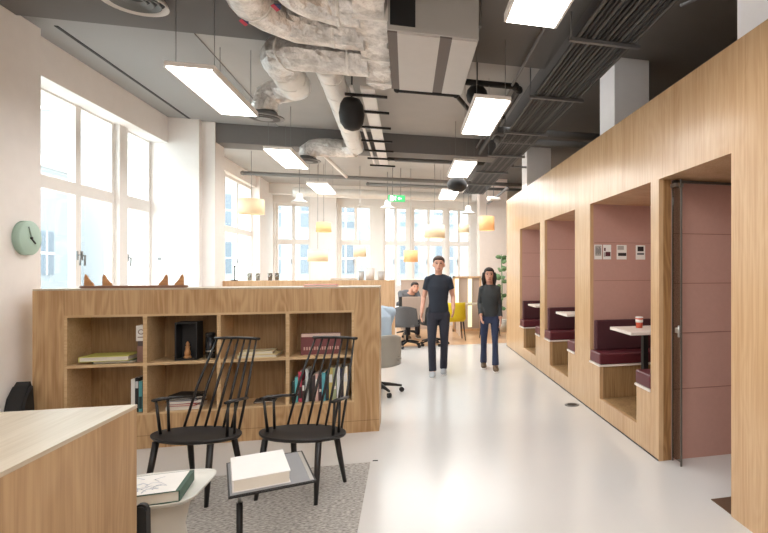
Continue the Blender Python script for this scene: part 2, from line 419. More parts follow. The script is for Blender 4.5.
# benches, tables
def booth(a, b, nm, cup=False):
    for side in (0, 1):
        y0, y1 = (b-.33, b) if side else (a, a+.31)
        o = thing('booth_bench', 'maroon upholstered bench at the %s side of the %s booth' % ('far' if side else 'near', nm), 'bench', (2.6,(y0+y1)/2,.19), 0, 'maroon booth benches')
        fy = y0+.03 if side else y1-.03
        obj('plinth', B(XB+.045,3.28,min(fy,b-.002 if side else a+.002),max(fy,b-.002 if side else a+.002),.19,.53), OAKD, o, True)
        obj('seat_board', B(XB-.01,3.28,y0,y1,.53,.55), LAMI, o, True)
        obj('seat_cushion', B(XB-.005,3.28,y0+.002,y1-.002,.55,.67,bev=.02), MAROON, o, True)
        if side: bk = B(XB+.045,3.28,b-.09,b-.002,.67,1.0,bev=.02)
        else: bk = B(XB+.045,3.28,a+.002,a+.09,.67,1.0,bev=.02)
        obj('back_cushion', bk, MAROOND, o, True)
    yc = (a+b)/2
    t = thing('booth_table', 'pale laminate table fixed inside the %s booth' % nm, 'table', (2.6,yc,.19), 0, 'pale booth tables')
    obj('tabletop', B(XB+.04,3.29,yc-.27,yc+.27,.945,.975,bev=.006), LAMI, t, True)
    obj('leg', M().box(2.26,2.31,yc-.03,yc+.03,.19,.945), BLACKM, t, True)
booth(*OPN[0], 'nearest'); booth(*OPN[1], 'middle'); booth(*OPN[2], 'farthest')
cx, cy = 2.27, 5.0
o = thing('paper_cup', 'red and white takeaway cup on the nearest booth table', 'cup', (cx,cy,.975))
obj('cup_body', M().lathe([(.032,0),(.039,.1)], (0,0,0), 20), mat('cup_red', (206,92,66), .5), o)
obj('cup_band', M().lathe([(.0373,.055),(.0392,.085)], (0,0,0), 20), PAPER, o)
obj('cup_rim', M().lathe([(.04,.1),(.041,.108),(.036,.112)], (0,0,0), 20), PAPER, o)
# photo cards on the felt
cards = [(2.03,2.12,0,'leftmost printed card with grey writing lines'),(2.135,2.23,1,'second printed card with dark photo at lower right'),(2.30,2.42,2,'third printed card with torn grey print'),(2.535,2.65,3,'rightmost white card with black photo at its top')]
GP = mat('print_grey', (176,170,164), .7); DK = mat('print_dark', (44,34,34), .7); MP = mat('print_maroon', (92,44,50), .7)
for x0_, x1_, k, lb in cards:
    o = thing('photo_card', lb + ' on the pink felt wall', 'card', ((x0_+x1_)/2,5.68,1.68), 0, 'cards pinned in the nearest booth')
    obj('card', B(x0_,x1_,5.674,5.68,1.68,1.845), PAPER, o, True)
    w = x1_-x0_
    if k == 0:
        obj('printed_text', M().box(x0_+.01,x1_-.01,5.673,5.6745,1.72,1.835), GP, o, True)
        q = M()
        for j in range(5): q.box(x0_+.015+j*.014,x0_+.021+j*.014,5.672,5.6735,1.735+.01*(j%2),1.82-.012*(j%3))
        obj('printed_lines', q, MIDGREY, o, True)
    elif k == 1:
        obj('printed_photo', M().box(x0_+w*.3,x1_-.008,5.672,5.6745,1.715,1.765).box(x0_+.01,x0_+w*.3,5.672,5.6745,1.775,1.81), MP, o, True)
        obj('printed_text', M().box(x0_+.006,x0_+w*.28,5.6725,5.6745,1.71,1.76), GP, o, True)
    elif k == 2:
        obj('printed_photo', M().box(x0_+.015,x1_-.005,5.672,5.6745,1.72,1.755), DK, o, True)
        obj('printed_text', M().box(x0_+.008,x1_-.035,5.6725,5.6745,1.79,1.835), GP, o, True)
    else:
        obj('printed_photo', M().box(x0_+.02,x1_-.02,5.672,5.6745,1.775,1.83), DK, o, True)
        obj('printed_text', M().box(x0_+.015,x1_-.015,5.6725,5.6745,1.735,1.755), MIDGREY, o, True)

# ================================================================== NEAR BOOKCASE
BY = 5.45
bc = thing('bookcase', 'long low oak bookcase with eight open compartments in the foreground', 'bookcase', (-1.63,BY+.2,0))
m = M(); cells = [(-2.77,-2.22),(-2.19,-1.65),(-1.62,-1.085),(-1.055,-.51)]
m.box(-3.01,-2.79,BY,BY+.42,0,1.385); m.box(-.49,-.26,BY,BY+.42,0,1.385)
m.box(-2.79,-.49,BY,BY+.42,1.175,1.385); m.box(-2.79,-.49,BY,BY+.42,.115,.295); m.box(-2.79,-.49,BY,BY+.42,0,.11)
obj('carcass', m, OAKB, bc, True)
obj('base_seam', B(-3.008,-.262,BY-.001,BY+.02,.109,.116), OAKD, bc, True)
obj('face_joint', M().box(-2.792,-2.789,BY-.001,BY+.01,.115,1.385), OAKD, bc, True)
obj('top_panel', B(-3.01,-.26,BY,BY+.42,1.385,1.40,bev=.002), OAKTOP, bc, True)
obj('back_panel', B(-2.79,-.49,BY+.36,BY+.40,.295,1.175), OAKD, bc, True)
for a, b in ((-2.79,-2.77),(-2.22,-2.19),(-1.65,-1.62),(-1.085,-1.055),(-.51,-.49)): obj('divider', B(a,b,BY-.002,BY+.36,.295,1.175), OAKI, bc, True)
for a, b in cells:
    for z0_, z1_ in ((.725,.75),(.295,.31),(1.155,1.175)): obj('shelf', B(a,b,BY-.002,BY+.36,z0_,z1_), OAKI, bc, True)

bcol = {}
def cm(c):
    if c not in bcol: bcol[c] = mat('cover_%d_%d_%d' % c, c, .55)
    return bcol[c]
def book(label, x, y, z, w, d, h, c, group=None, lean=0, rz=0, spine='y', band=None, cat='book', name='book'):
    """upright book: w thickness along x, d depth along y, h height; spine faces -y"""
    o = thing(name, label, cat, (x,y,z), rz, group)
    mt = Matrix.Rotation(lean, 4, 'Y')
    cv = M().box(0,.003,0,d,0,h,mtx=mt).box(w-.003,w,0,d,0,h,mtx=mt).box(.003,w-.003,0,.004,0,h,mtx=mt)
    obj('cover', cv, cm(c), o)
    obj('pages', M().box(.003,w-.003,.004,d-.004,.004,h-.004,mtx=mt), PAGES, o)
    if band: obj('spine_label', M().box(.002,w-.002,-.0008,.001,h*band[0],h*band[1],mtx=mt), cm(band[2]), o)
    return o
def flatbook(label, x, y, z, w, d, t, c, rz=0, group=None, topmark=None, name='book'):
    o = thing(name, label, 'book', (x,y,z), rz, group)
    obj('cover', M().box(-w/2,w/2,-d/2,d/2,0,.004).box(-w/2,w/2,-d/2,d/2,t-.004,t).box(-w/2,-w/2+.006,-d/2,d/2,.004,t-.004), cm(c), o)
    obj('pages', M().box(-w/2+.003,w/2-.005,-d/2+.004,d/2-.004,.003,t-.003), PAGES, o)
    if topmark: topmark(o, w, d, t)
    return o
# compartment 1
flatbook('dark green book lying under the yellow-green one in the left compartment', -2.46, BY+.16, .75, .3, .24, .022, (84,102,84))
flatbook('yellow-green book lying on top in the upper left compartment', -2.52, BY+.15, .772, .36, .26, .042, (206,206,110))
o = thing('box', 'small box with white upper part and round emblem beside the yellow-green book', 'box', (-2.25,BY+.1,.75))
obj('box_body', B(-2.29,-2.225,BY+.06,BY+.15,.75,.89), mat('cocoa_box', (138,104,92), .6), o, True)
obj('box_top', B(-2.295,-2.222,BY+.055,BY+.155,.935,1.07), PAPER, o, True)
obj('window_strip', B(-2.285,-2.232,BY+.062,BY+.15,.89,.935), mat('box_dark', (92,78,76), .5), o, True)
q = M(); 
for k in range(16):
    a, b = 2*PI*k/16, 2*PI*(k+1)/16
    q.tube([(-2.258+.02*math.cos(a),BY+.054,1.015+.02*math.sin(a)),(-2.258+.02*math.cos(b),BY+.054,1.015+.02*math.sin(b))], .003, 6)
q.box(-2.283,-2.234,BY+.0535,BY+.056,.965,.972)
obj('emblem', q, mat('emblem_brown', (120,92,84), .6), o, True)
G1 = 'upright books in the lower left compartment'
for lb, x, w, h, c, bd in [('white spine book at the left of the lower left group',-2.335,.028,.29,(226,226,222),None),('black spine book second in the lower left group',-2.305,.026,.30,(30,32,36),(.7,.9,(200,200,200))),('teal spine book third in the lower left group',-2.277,.026,.27,(86,160,168),(.1,.5,(30,60,66))),('dark blue book at the right of the lower left group',-2.249,.022,.25,(40,54,70),None)]:
    book(lb, x, BY+.06, .31, w, .2, h, c, G1, band=bd)
# compartment 2: display box, wood figure, tin, magazines
o = thing('display_box', 'black open-fronted display box in the second upper compartment', 'box', (-1.85,BY+.12,.75))
obj('case', M().box(-2.0,-1.988,BY+.05,BY+.2,.752,1.09).box(-1.837,-1.825,BY+.05,BY+.2,.752,1.09).box(-1.988,-1.837,BY+.05,BY+.2,.752,.764).box(-1.988,-1.837,BY+.05,BY+.2,1.077,1.09), BLACKP, o, True)
obj('back', B(-1.988,-1.837,BY+.185,BY+.2,.764,1.077), mat('charcoal_back', (52,50,50), .7), o, True)
o = thing('figurine', 'small carved wooden figurine inside the black display box', 'figurine', (-1.915,BY+.1,.764))
obj('base', M().lathe([(.032,0),(.032,.012),(.024,.018)], (0,0,0), 20), WOODB, o)
obj('body', M().lathe([(.022,.018),(.025,.05),(.017,.08),(.016,.095),(.022,.102),(.012,.108),(.015,.128),(.007,.146),(.003,.15)], (0,0,0), 20), WOODB, o)
o = thing('canister', 'dark glossy canister with a pale band right of the display box', 'canister', (-1.74,BY+.12,.752))
obj('canister_body', M().lathe([(.038,0),(.038,.2)], (0,0,0), 24), mat('canister_dark', (48,50,54), .25, .4), o)
obj('lid', M().lathe([(.04,.2),(.04,.23),(.03,.236)], (0,0,0), 24), BLACKM, o)
obj('band', M().lathe([(.0385,.06),(.0385,.075)], (0,0,0), 24), STEEL, o)
G2 = 'magazines piled in the second lower compartment'
zc = .31
for lb, w, d, t, c, a in [('white magazine at the bottom of the pile',.27,.2,.03,(214,212,210),2),('red magazine in the pile',.22,.2,.02,(176,52,48),-4),('grey white magazine above the red one',.25,.19,.024,(196,198,202),5),('dark blue magazine in the pile',.24,.19,.014,(52,58,84),-3),('black magazine second from the top of the pile',.26,.2,.018,(34,34,36),8),('black magazine on top of the pile',.22,.18,.012,(24,24,26),-12)]:
    flatbook(lb+' behind the left chair', -1.93+random.uniform(-.015,.015), BY+.15, zc, w, d, t, c, R(a), G2, name='magazine'); zc += t+.001
# compartment 3
flatbook('cream book lying at the bottom in the third upper compartment', -1.33, BY+.15, .75, .33, .24, .028, (214,200,150), R(-2))
flatbook('pale yellow book lying on the cream one in the third upper compartment', -1.35, BY+.15, .779, .28, .2, .024, (232,222,186), R(3))
flatbook('thin grey book lying flat in the empty third lower compartment', -1.3, BY+.2, .31, .18, .14, .016, (60,58,60), R(4))
# compartment 4 upper: landscape book
o = thing('book', 'wide maroon and white landscape book standing in the upper right compartment', 'book', (-.8,BY+.12,.75))
obj('cover', B(-.975,-.62,BY+.1,BY+.103,.75,.955), cm((120,66,68)), o, True)
obj('pages', B(-.972,-.622,BY+.103,BY+.13,.752,.953), PAGES, o, True)
obj('cover_strip', M().box(-.97,-.625,BY+.098,BY+.1,.92,.95), cm((214,190,180)), o, True)
q = M()
for j in range(14): q.box(-.95+j*.023,-.937+j*.023,BY+.0975,BY+.1,.795,.825)
obj('title_line', q, cm((206,170,160)), o, True)
# compartment 4 lower: a row of upright books
G3 = 'upright books in the lower right compartment'
row = [('dark green',(40,56,52),.2,.02),('turquoise',(104,186,192),.24,.026),('pink and red striped',(206,78,104),.285,.03),('dark brown',(60,44,40),.2,.022),('pale grey',(198,204,204),.31,.026),('black lettered',(38,38,38),.27,.026),('charcoal',(70,60,62),.25,.022),('pink and white',(222,186,180),.26,.026),('dark plum',(66,46,58),.25,.024),('teal',(92,168,182),.27,.03),('deep blue green',(30,66,78),.22,.022),('mustard',(206,188,116),.31,.032),('sage',(160,170,136),.31,.03),('white spined',(224,226,230),.32,.028),('navy',(48,50,76),.3,.026),('cream',(238,228,206),.32,.034)]
x = -1.045
for i, (nm, c, h, w) in enumerate(row):
    bd = [(.35,.45,(240,230,220)), None, (.12,.5,(60,50,50)), (.55,.8,(230,230,226))][i%4]
    book('%s book in the row behind the right chair' % nm, x, BY+.05+.01*(i%3), .31, w, .2, h, c, G3, band=bd)
    x += w+.0045

# objects on top of bookcase
o = thing('wooden_board', 'long dark wooden board with four upright pale wooden fins on the bookcase', 'ornament', (-2.34,BY+.15,1.40))
poly = []
for k in range(28):
    a = 2*PI*k/28; poly.append((.41*math.copysign(abs(math.cos(a))**.6, math.cos(a)), .1*math.copysign(abs(math.sin(a))**.8, math.sin(a))))
obj('board', M().prism(poly, 0, .022, bev=.005), mat('walnut_board', (134,98,78), .4, noise=.15, nscale=12), o)
for i, (fx, fl) in enumerate([(-.345,1),(-.21,1),(.215,-1),(.34,-1)]):
    fin = [(0,0),(.075,0),(.068,.02),(.05,.035),(.035,.06),(.022,.09),(.008,.1),(.002,.07)]
    fin = [((p if fl > 0 else .075-p)-.037, q) for p, q in fin]
    mt = Matrix.Translation((fx, 0, .022)) @ Matrix.Rotation(PI/2, 4, 'X')
    obj('fin', M().prism(fin, -.008, .008, mtx=mt, bev=.002), WOODB, o)
flatbook('thin pink book lying on top of the near bookcase', -.81, BY+.22, 1.40, .29, .2, .02, (222,150,146))

# black bag by the wall
o = thing('backpack', 'black bag slumped against the white wall left of the bookcase', 'bag', (-3.04,5.2,0))
bag = [(5.24,0),(5.42,0),(5.43,.3),(5.425,.60),(5.41,.64),(5.38,.61),(5.33,.52),(5.27,.40),(5.24,.25)]
mt = Matrix(((0,0,1,0),(1,0,0,0),(0,1,0,0),(0,0,0,1)))
obj('bag_body', M().prism(bag, -3.115, -2.98, mtx=mt, bev=.02), BLACKP, o, True)
obj('strap', M().tube([(-2.975,5.26,.38),(-2.965,5.24,.25),(-2.97,5.25,.1)], .012, 8), BLACKM, o, True)

# clock
o = thing('wall_clock', 'round mint green wall clock on the white wall', 'clock', (-3.12,5.54,1.83))
obj('clock_body', M().lathe([(.145,0),(.145,.045),(.135,.052),(.01,.05)], (-3.12,5.54,1.83), 40, axis=(1,0,0)), MINT, o, True)
ck = obj('hour_hand', M().box(-3.068,-3.064,-.006,.006,-.01,.07,mtx=Matrix.Translation((0,5.54,1.83)) @ Matrix.Rotation(R(-130),4,'X')), BLACKP, o, True)
obj('minute_hand', M().box(-3.066,-3.062,-.005,.005,-.01,.1,mtx=Matrix.Translation((0,5.54,1.83)) @ Matrix.Rotation(R(20),4,'X')), mat('pale_hand', (120,140,128), .5), o, True)
obj('hub', M().lathe([(.01,0),(.01,.012)], (-3.07,5.54,1.83), 14, axis=(1,0,0)), BLACKP, o, True)
o = thing('wall_socket', 'small white wall switch on the pier beside the narrow window', 'switch', (-3.4,8.84,1.72))
obj('plate', B(-3.44,-3.36,8.838,8.85,1.68,1.76,bev=.003), WHITE, o, True); obj('rocker', B(-3.42,-3.38,8.832,8.838,1.7,1.74), GREYM, o, True)

# ================================================================== DESK (foreground left)
o = thing('reception_desk', 'pale oak boxed desk corner in the left foreground', 'desk', (-2.0,1.8,0))
obj('side_panel', B(-1.12,-1.086,.6,2.61,0,.985), OAKDESK, o, True)
obj('back_panel', B(-2.9,-1.12,2.575,2.61,0,.985), OAKDESK, o, True)
obj('desktop', B(-2.9,-1.084,.6,2.612,.985,1.0,bev=.001), OAKTOP, o, True)
o = thing('side_stool', 'rounded black upright of a stool beside the desk corner', 'stool', (-1.09,2.68,0))
mt = Matrix.Rotation(PI/2, 4, 'X')
pts = [(-1.125,0),(-1.068,0),(-1.07,.3),(-1.072,.53)] + [(-1.0965+.0245*math.cos(a), .535+.0245*math.sin(a)) for a in [PI*k/8 for k in range(0,9)]] + [(-1.12,.53)]
q = M(); q.prism(pts, -2.70, -2.66, mtx=mt, bev=.008); obj('upright', q, BLACKP, o, True)
obj('foot_rail', B(-1.13,-1.06,2.64,2.9,0,.02,bev=.004), BLACKM, o, True)

# ================================================================== RUG
tag(obj('area_rug', B(-3.0,-.285,2.75,4.56,0,.010,bev=.003), RUG), 'mottled grey woven rug under the two black chairs', 'rug')
tag(obj('cable_stub', M().tube([(-.27,4.60,.004),(-.25,4.60,.004),(-.23,4.595,.004)], .004, 8), BLACKM), 'tiny black cable end on the floor by the rug corner', 'cable')

# ================================================================== SPINDLE CHAIRS
def chair_proto(label):
    t = thing('spindle_chair', label, 'chair', (0,0,0), 0, 'black spindle back armchairs')
    n = 40; m = M(); rings = []
    def outline(k, s):
        a = 2*PI*k/n; x = .318*math.cos(a); y = .195*math.sin(a)
        if math.sin(a) > 0: x *= 1-.12*math.sin(a); y *= .86
        return x*s, y*s
    top = [(s, .43 - .016*(1-s*s)) for s in (.02,.3,.55,.75,.9,.98,1.0)]
    prof = top + [(1.0,.418),(.96,.405),(.7,.398),(.02,.396)]
    for s, z in prof: rings.append([m.b.verts.new((*outline(k, s), z)) for k in range(n)])
    for i in range(len(prof)-1):
        for k in range(n):
            f = m.b.faces.new((rings[i][k], rings[i][(k+1)%n], rings[i+1][(k+1)%n], rings[i+1][k])); f.smooth = True
    m.b.faces.new(rings[0]); m.b.faces.new(rings[-1])
    obj('seat', m, BLACK, t)
    for sx in (-1, 1):
        obj('leg', M().tube([(sx*.2,-.13,.40),(sx*.212,-.165,.2),(sx*.222,-.195,0.0)], [.021,.019,.0125], 12), BLACK, t)
        obj('leg', M().tube([(sx*.17,.12,.40),(sx*.185,.155,.2),(sx*.2,.195,0.0)], [.021,.019,.0125], 12), BLACK, t)
    obj('top_rail', M().tube([(-.18,.38,1.035),(-.1,.395,1.037),(0,.402,1.038),(.1,.395,1.037),(.18,.38,1.035)], [(.011,.02)]*5, 10, ref=(0,0,1)), BLACK, t)
    for k in range(7):
        f = (k-3)/3
        obj('spindle', M().tube([(f*.215,.15-.03*f*f,.415),(f*.2,.27-.03*f*f,.72),(f*.162,.398-.018*f*f,1.03)], [.0085,.0095,.0065], 8), BLACK, t)
    for sx in (-1, 1):
        arm = obj('armrest', M().tube([(sx*.272,-.075,.662),(sx*.268,-.01,.66),(sx*.245,.1,.645),(sx*.205,.22,.625)], [(.02,.010),(.026,.0115),(.02,.011),(.012,.010)], 10, ref=(1,0,0)), BLACK, t)
        obj('arm_post', M().tube([(sx*.25,-.04,.41),(sx*.27,-.055,.655)], [.011,.008], 8), BLACK, arm)
        obj('arm_post', M().tube([(sx*.25,.03,.41),(sx*.258,.03,.655)], [.010,.008], 8), BLACK, arm)
    return t
ch = chair_proto('black spindle armchair beside the near corner of the bookcase, right of its twin')
ch.location = (-.70,4.09,.0); ch.rotation_euler = (0,0,R(-25))
dup(ch, (-1.40,4.24,.0), R(-22), 'black spindle armchair on the left, nearer the oak desk')

# ================================================================== TRAY TABLE, BOOKS
tr = thing('tray_table', 'small grey tray side table on a black pole', 'table', (-.70,3.12,.01), R(17))
obj('tray', M().box(-.19,.19,-.26,.26,.482,.488,bev=.002), TRAYG, tr)
lip = M(); lip.box(-.19,-.183,-.26,.26,.476,.489); lip.box(.183,.19,-.26,.26,.476,.489); lip.box(-.183,.183,-.26,-.253,.476,.489); lip.box(-.183,.183,.253,.26,.476,.489)
obj('rim', lip, BLACKM, tr)
obj('edge_strip', B(.165,.181,-.24,.24,.488,.4895), STEEL, tr)
obj('pole', M().tube([(-.14,-.12,.0),(-.14,-.12,.40)], .014, 12), BLACKM, tr)
obj('pole_collar', M().tube([(-.14,-.12,.40),(-.14,-.12,.482)], .009, 12), STEEL, tr)
obj('foot', M().box(-.15,.15,-.2,.2,0,.012,bev=.003), BLACKM, tr)
flatbook('thick white book lying on the grey tray table', -.735, 3.07, .4985, .25, .37, .06, (232,230,228), R(17))
wt = thing('white_side_table', 'white rounded side table with curled rim beside the desk', 'table', (-1.27,3.27,.01))
n = 36; m = M()
def wo(k, s):
    a = 2*PI*k/n
    return (-1.27 + .235*s*math.copysign(abs(math.cos(a))**.42, math.cos(a)), 3.27 + .245*s*math.copysign(abs(math.sin(a))**.42, math.sin(a)))
rings = []
prof = [(.02,.392),(.8,.392),(.93,.398),(1.0,.415),(1.0,.409),(.94,.390),(.8,.382),(.02,.382)]
for s, z in prof: rings.append([m.b.verts.new((*wo(k, s), z)) for k in range(n)])
for i in range(len(prof)-1):
    for k in range(n):
        f = m.b.faces.new((rings[i][k], rings[i][(k+1)%n], rings[i+1][(k+1)%n], rings[i+1][k])); f.smooth = True
m.b.faces.new(rings[0]); m.b.faces.new(rings[-1])
obj('tabletop', m, SHELLW, wt, True)
obj('base', M().lathe([(.15,.01),(.15,.02),(.125,.2),(.16,.382)], (-1.27,3.27,0), 32), SHELLW, wt, True)
def gmark(o, w, d, t):
    obj('cover_print', M().box(-w/2+.02,w/2-.006,-d/2+.006,d/2-.006,t,t+.0006), PAPER, o)
    rr = random.Random(3); g = mat('sketch_grey', (190,194,206), .7)
    for j in range(14):
        x, y = rr.uniform(-.07,.08), rr.uniform(-.10,.08); a = rr.uniform(-1,1)
        obj('sketch_line', M().tube([(x,y,t+.001),(x+.05*math.cos(a),y+.05*math.sin(a),t+.001),(x+.07*math.cos(a+.7),y+.07*math.sin(a+.7),t+.001)], [(.003,.0005)]*3, 6, ref=(0,1,0)), g, o)
flatbook('dark green bound book with a pale sketch cover on the white table', -1.255, 3.20, .405, .29, .30, .055, (50,84,68), R(187), topmark=gmark)

# ================================================================== LED PANELS
def led(x, y, label):
    o = thing('pendant_panel_light', label, 'light', (x,y,3.06), 0, 'suspended white panel lights')
    obj('housing', M().box(-.165,.165,-.62,.62,.012,.05,bev=.004).box(-.165,-.15,-.62,.62,0,.012).box(.15,.165,-.62,.62,0,.012), WHITE, o)
    obj('diffuser', M().box(-.15,.15,-.62,.62,.001,.012), LED, o)
    zt = .6
    for sx in (-1,1):
        for sy in (-1,1): obj('suspension_wire', M().tube([(sx*.13,sy*.5,.05),(sx*.13,sy*.5,zt)], .0025, 5), GREYM, o)
    return o
p = led(-1.57, 5.2, 'large white panel light near the left windows, closest on the left')
dup(p, (-1.57,8.02,3.06), 0, 'second white panel light of the left row, past the beam duct')
dup(p, (-1.53,10.75,3.06), 0, 'farthest white panel light of the left row')
dup(p, (.73,2.58,3.06), 0, 'white panel light cut by the top edge of the photo')
dup(p, (.735,5.33,3.06), 0, 'white panel light beside the air unit, centre right')
dup(p, (.79,8.14,3.06), 0, 'white panel light above the black dome')
dup(p, (.81,10.95,3.06), 0, 'farthest white panel light of the right row')
dup(p, (-1.6,2.4,3.06), 0, 'unseen white panel light of the left row, above the desk')  # from here on the grid continues out of view, added to light the foreground
dup(p, (.7,-.3,3.06), 0, 'unseen white panel light behind the viewpoint, right row')
dup(p, (-1.6,-.4,3.06), 0, 'unseen white panel light behind the viewpoint, left row')

# ================================================================== DUCTS
def arc(c, r, a0, a1, n=8, z=0):
    return [(c[0]+r*math.cos(a0+(a1-a0)*k/n), c[1]+r*math.sin(a0+(a1-a0)*k/n), z) for k in range(n+1)]
def crumple(m, amp, seed=1):
    rr = random.Random(seed)
    for v in m.b.verts: v.co += Vector((rr.uniform(-amp,amp), rr.uniform(-amp,amp), rr.uniform(-amp,amp)))
    return m
def dense(pts, step=.09):
    out = []
    for i in range(len(pts)-1):
        a, b = Vector(pts[i]), Vector(pts[i+1]); k = max(1, int((b-a).length/step))
        out += [a.lerp(b, j/k) for j in range(k)]
    return out + [Vector(pts[-1])]
def duct(label, pts, r, material=FOIL, amp=.006, seed=1, bands=True, name='foil_duct', group='foil wrapped ventilation ducts', stickers=()):
    P_ = dense(pts, .055 if material is FOIL else .09); o = thing(name, label, 'duct', P_[0], 0, group)
    obj('duct_wrap', crumple(M().tube(P_, r, 22, smooth=material is not FOIL), amp, seed), material, o, True)
    if bands:
        for i in range(3, len(P_)-2, 9 if material is FOIL else 5):
            t = (P_[i+1]-P_[i]).normalized()*.012
            obj('tape_band', M().tube([P_[i]-t, P_[i]+t], r*1.03, 18), FOILW, o, True)
    for sx, sy, sz, ang in stickers:
        mt = Matrix.Translation((sx,sy,sz)) @ Matrix.Rotation(ang,4,'Z') @ Matrix.Rotation(R(-28),4,'X')
        s1 = obj('sticker', M().box(-.045,0,-.025,.025,-.004,.002,mtx=mt), mat('sticker_red', (196,60,80), .5), o, True)
        obj('sticker_mark', M().prism([(-.0,-.025),(.05,.0),(0,.025)], -.004, .002, mtx=mt), mat('sticker_blue', (40,54,96), .5), s1, True)
    return o
z = 3.50
duct('outer foil duct sweeping from top left into the foil trunk', [(-1.08,2.6,z),(-1.08,4.2,z)] + arc((-.68,4.2),.4,PI,PI/2,8,z)[1:] + [(-.34,4.6,z)], .15, seed=2, stickers=[(-1.13,4.33,3.36,R(-50))])
duct('inner foil duct sweeping from top left into the foil trunk', [(-.78,2.6,z),(-.78,3.85,z)] + arc((-.48,3.9),.3,PI,PI/2,8,z)[1:] + [(-.34,4.2,z)], .14, seed=3, stickers=[(-.86,4.05,3.37,R(-50))])
duct('crosswise foil duct under the two sweeping ducts', [(-.34,5.12,3.47),(-.95,5.12,3.47)] + [(-1.06,5.2,3.47),(-1.12,5.34,3.47),(-1.12,5.5,3.47)], .155, seed=4)
duct('short white wrapped duct section before the nearer silver elbow', [(-1.12,5.5,3.47),(-1.12,6.08,3.47)], .15, FOILW, .004, seed=14)
duct('flexible silver elbow hanging over the nearer round diffuser', [(-1.12,6.1,3.5),(-1.2,6.28,3.5),(-1.34,6.38,3.5),(-1.45,6.4,3.44),(-1.48,6.4,3.34),(-1.48,6.4,3.27)], .125, amp=.009, seed=5, bands=False, name='flexible_duct')
duct('long white wrapped round duct running towards the windows', [(-.72,5.3,3.47),(-.72,5.9,3.47),(-.76,8.7,3.44)], .12, FOILW, .004, 6)
duct('flexible silver elbow at the far end of the white duct', [(-.76,8.68,3.42),(-.9,8.74,3.42),(-1.2,8.75,3.42),(-1.36,8.76,3.4),(-1.44,8.77,3.33),(-1.45,8.77,3.27)], .13, amp=.009, seed=7, bands=False, name='flexible_duct')
# main trunk (rectangular, wrapped)
o = thing('trunk_duct', 'crumpled rectangular foil wrapped trunk duct at the top centre', 'duct', (-.26,4,3.4))
m = M(); prev = None
ny = 44; ring = []
for j in range(ny+1):
    y = 2.4 + 3.3*j/ny
    sect = [(-.37,3.41),(-.30,3.395),(-.22,3.395),(-.15,3.41),(-.145,3.5),(-.145,3.6),(-.15,3.64),(-.37,3.64),(-.375,3.6),(-.375,3.5)]
    ring.append([m.b.verts.new((a, y, b)) for a, b in sect])
for j in range(ny):
    for k in range(10):
        f = m.b.faces.new((ring[j][k], ring[j][(k+1)%10], ring[j+1][(k+1)%10], ring[j+1][k]))
m.b.faces.new(ring[0]); m.b.faces.new(ring[-1])
obj('duct_wrap', crumple(m, .011, 9), FOIL, o, True)
for y in (4.1,4.9,5.5): obj('tape_band', B(-.385,-.135,y,y+.03,3.382,3.65), FOILW, o, True)
for (x, y, lb) in ((-1.48,6.4,'round black rimmed ceiling diffuser under the nearer silver elbow'),(-1.45,8.77,'round ceiling diffuser under the farther silver elbow')):
    o = thing('round_diffuser', lb, 'vent', (x,y,3.2), 0, 'round air diffusers on ducts')
    obj('rim', M().lathe([(.19,0),(.19,.012),(.13,.035),(.12,.07)], (0,0,0), 32), GREYM, o)
    obj('cone', M().lathe([(.15,-.006),(.15,0)], (0,0,0), 32), BLACKM, o)
    obj('ring', M().lathe([(.08,-.012),(.08,-.006)], (0,0,0), 32), GREYM, o)
o = thing('ceiling_diffuser', 'large round ceiling diffuser in the dark ceiling at top left', 'vent', (-2.03,4.85,3.62))
for i, r in enumerate((.22,.17,.125,.08)):
    obj('ring', M().lathe([(r-.022,.05),(r,.0+.006*i),(r-.008,-.004+.006*i),(r-.03,.045)], (0,0,0), 36), WHITE if i == 0 else GREYM, o)
obj('core', M().lathe([(.2,.04),(.2,.05)], (0,0,0), 30), BLACKP, o)

# air handling unit
o = thing('air_unit', 'boxed grey ceiling air unit with pale and dark underside strips', 'air conditioner', (.18,4.75,3.3))
obj('casing', B(-.14,.53,4.1,5.4,3.32,3.66,bev=.004), GALV, o, True)
m = M()
for a, b in ((-.07,.24),): m.box(a,b,4.11,5.39,3.305,3.32)
obj('pale_underside_panel', M().box(.33,.52,4.11,5.39,3.305,3.32), bpy.data.materials.get('unit_panel') or mat('unit_panel', (206,202,198), .5), o, True)
obj('pale_underside_panel', m, mat('unit_panel', (206,202,198), .5), o, True)
m = M().box(-.14,-.07,4.11,5.39,3.308,3.32)
obj('dark_underside_strip', M().box(.24,.33,4.11,5.39,3.308,3.32), mat('unit_strip', (110,102,98), .6), o, True)
obj('dark_underside_strip', m, mat('unit_strip', (110,102,98), .6), o, True)
obj('intake', B(-.12,.06,4.09,4.1,3.36,3.62), BLACKP, o, True)
obj('side_bracket', M().box(.53,.55,4.12,5.38,3.44,3.47).tube([(.56,4.2,3.46),(.56,4.2,3.67)],.006,6), GREYM, o, True)

for yy in (4.3,5.2): obj('hanger_rod', M().tube([(.2,yy,3.62),(.2,yy,3.68)],.01,6), GREYM, o, True)
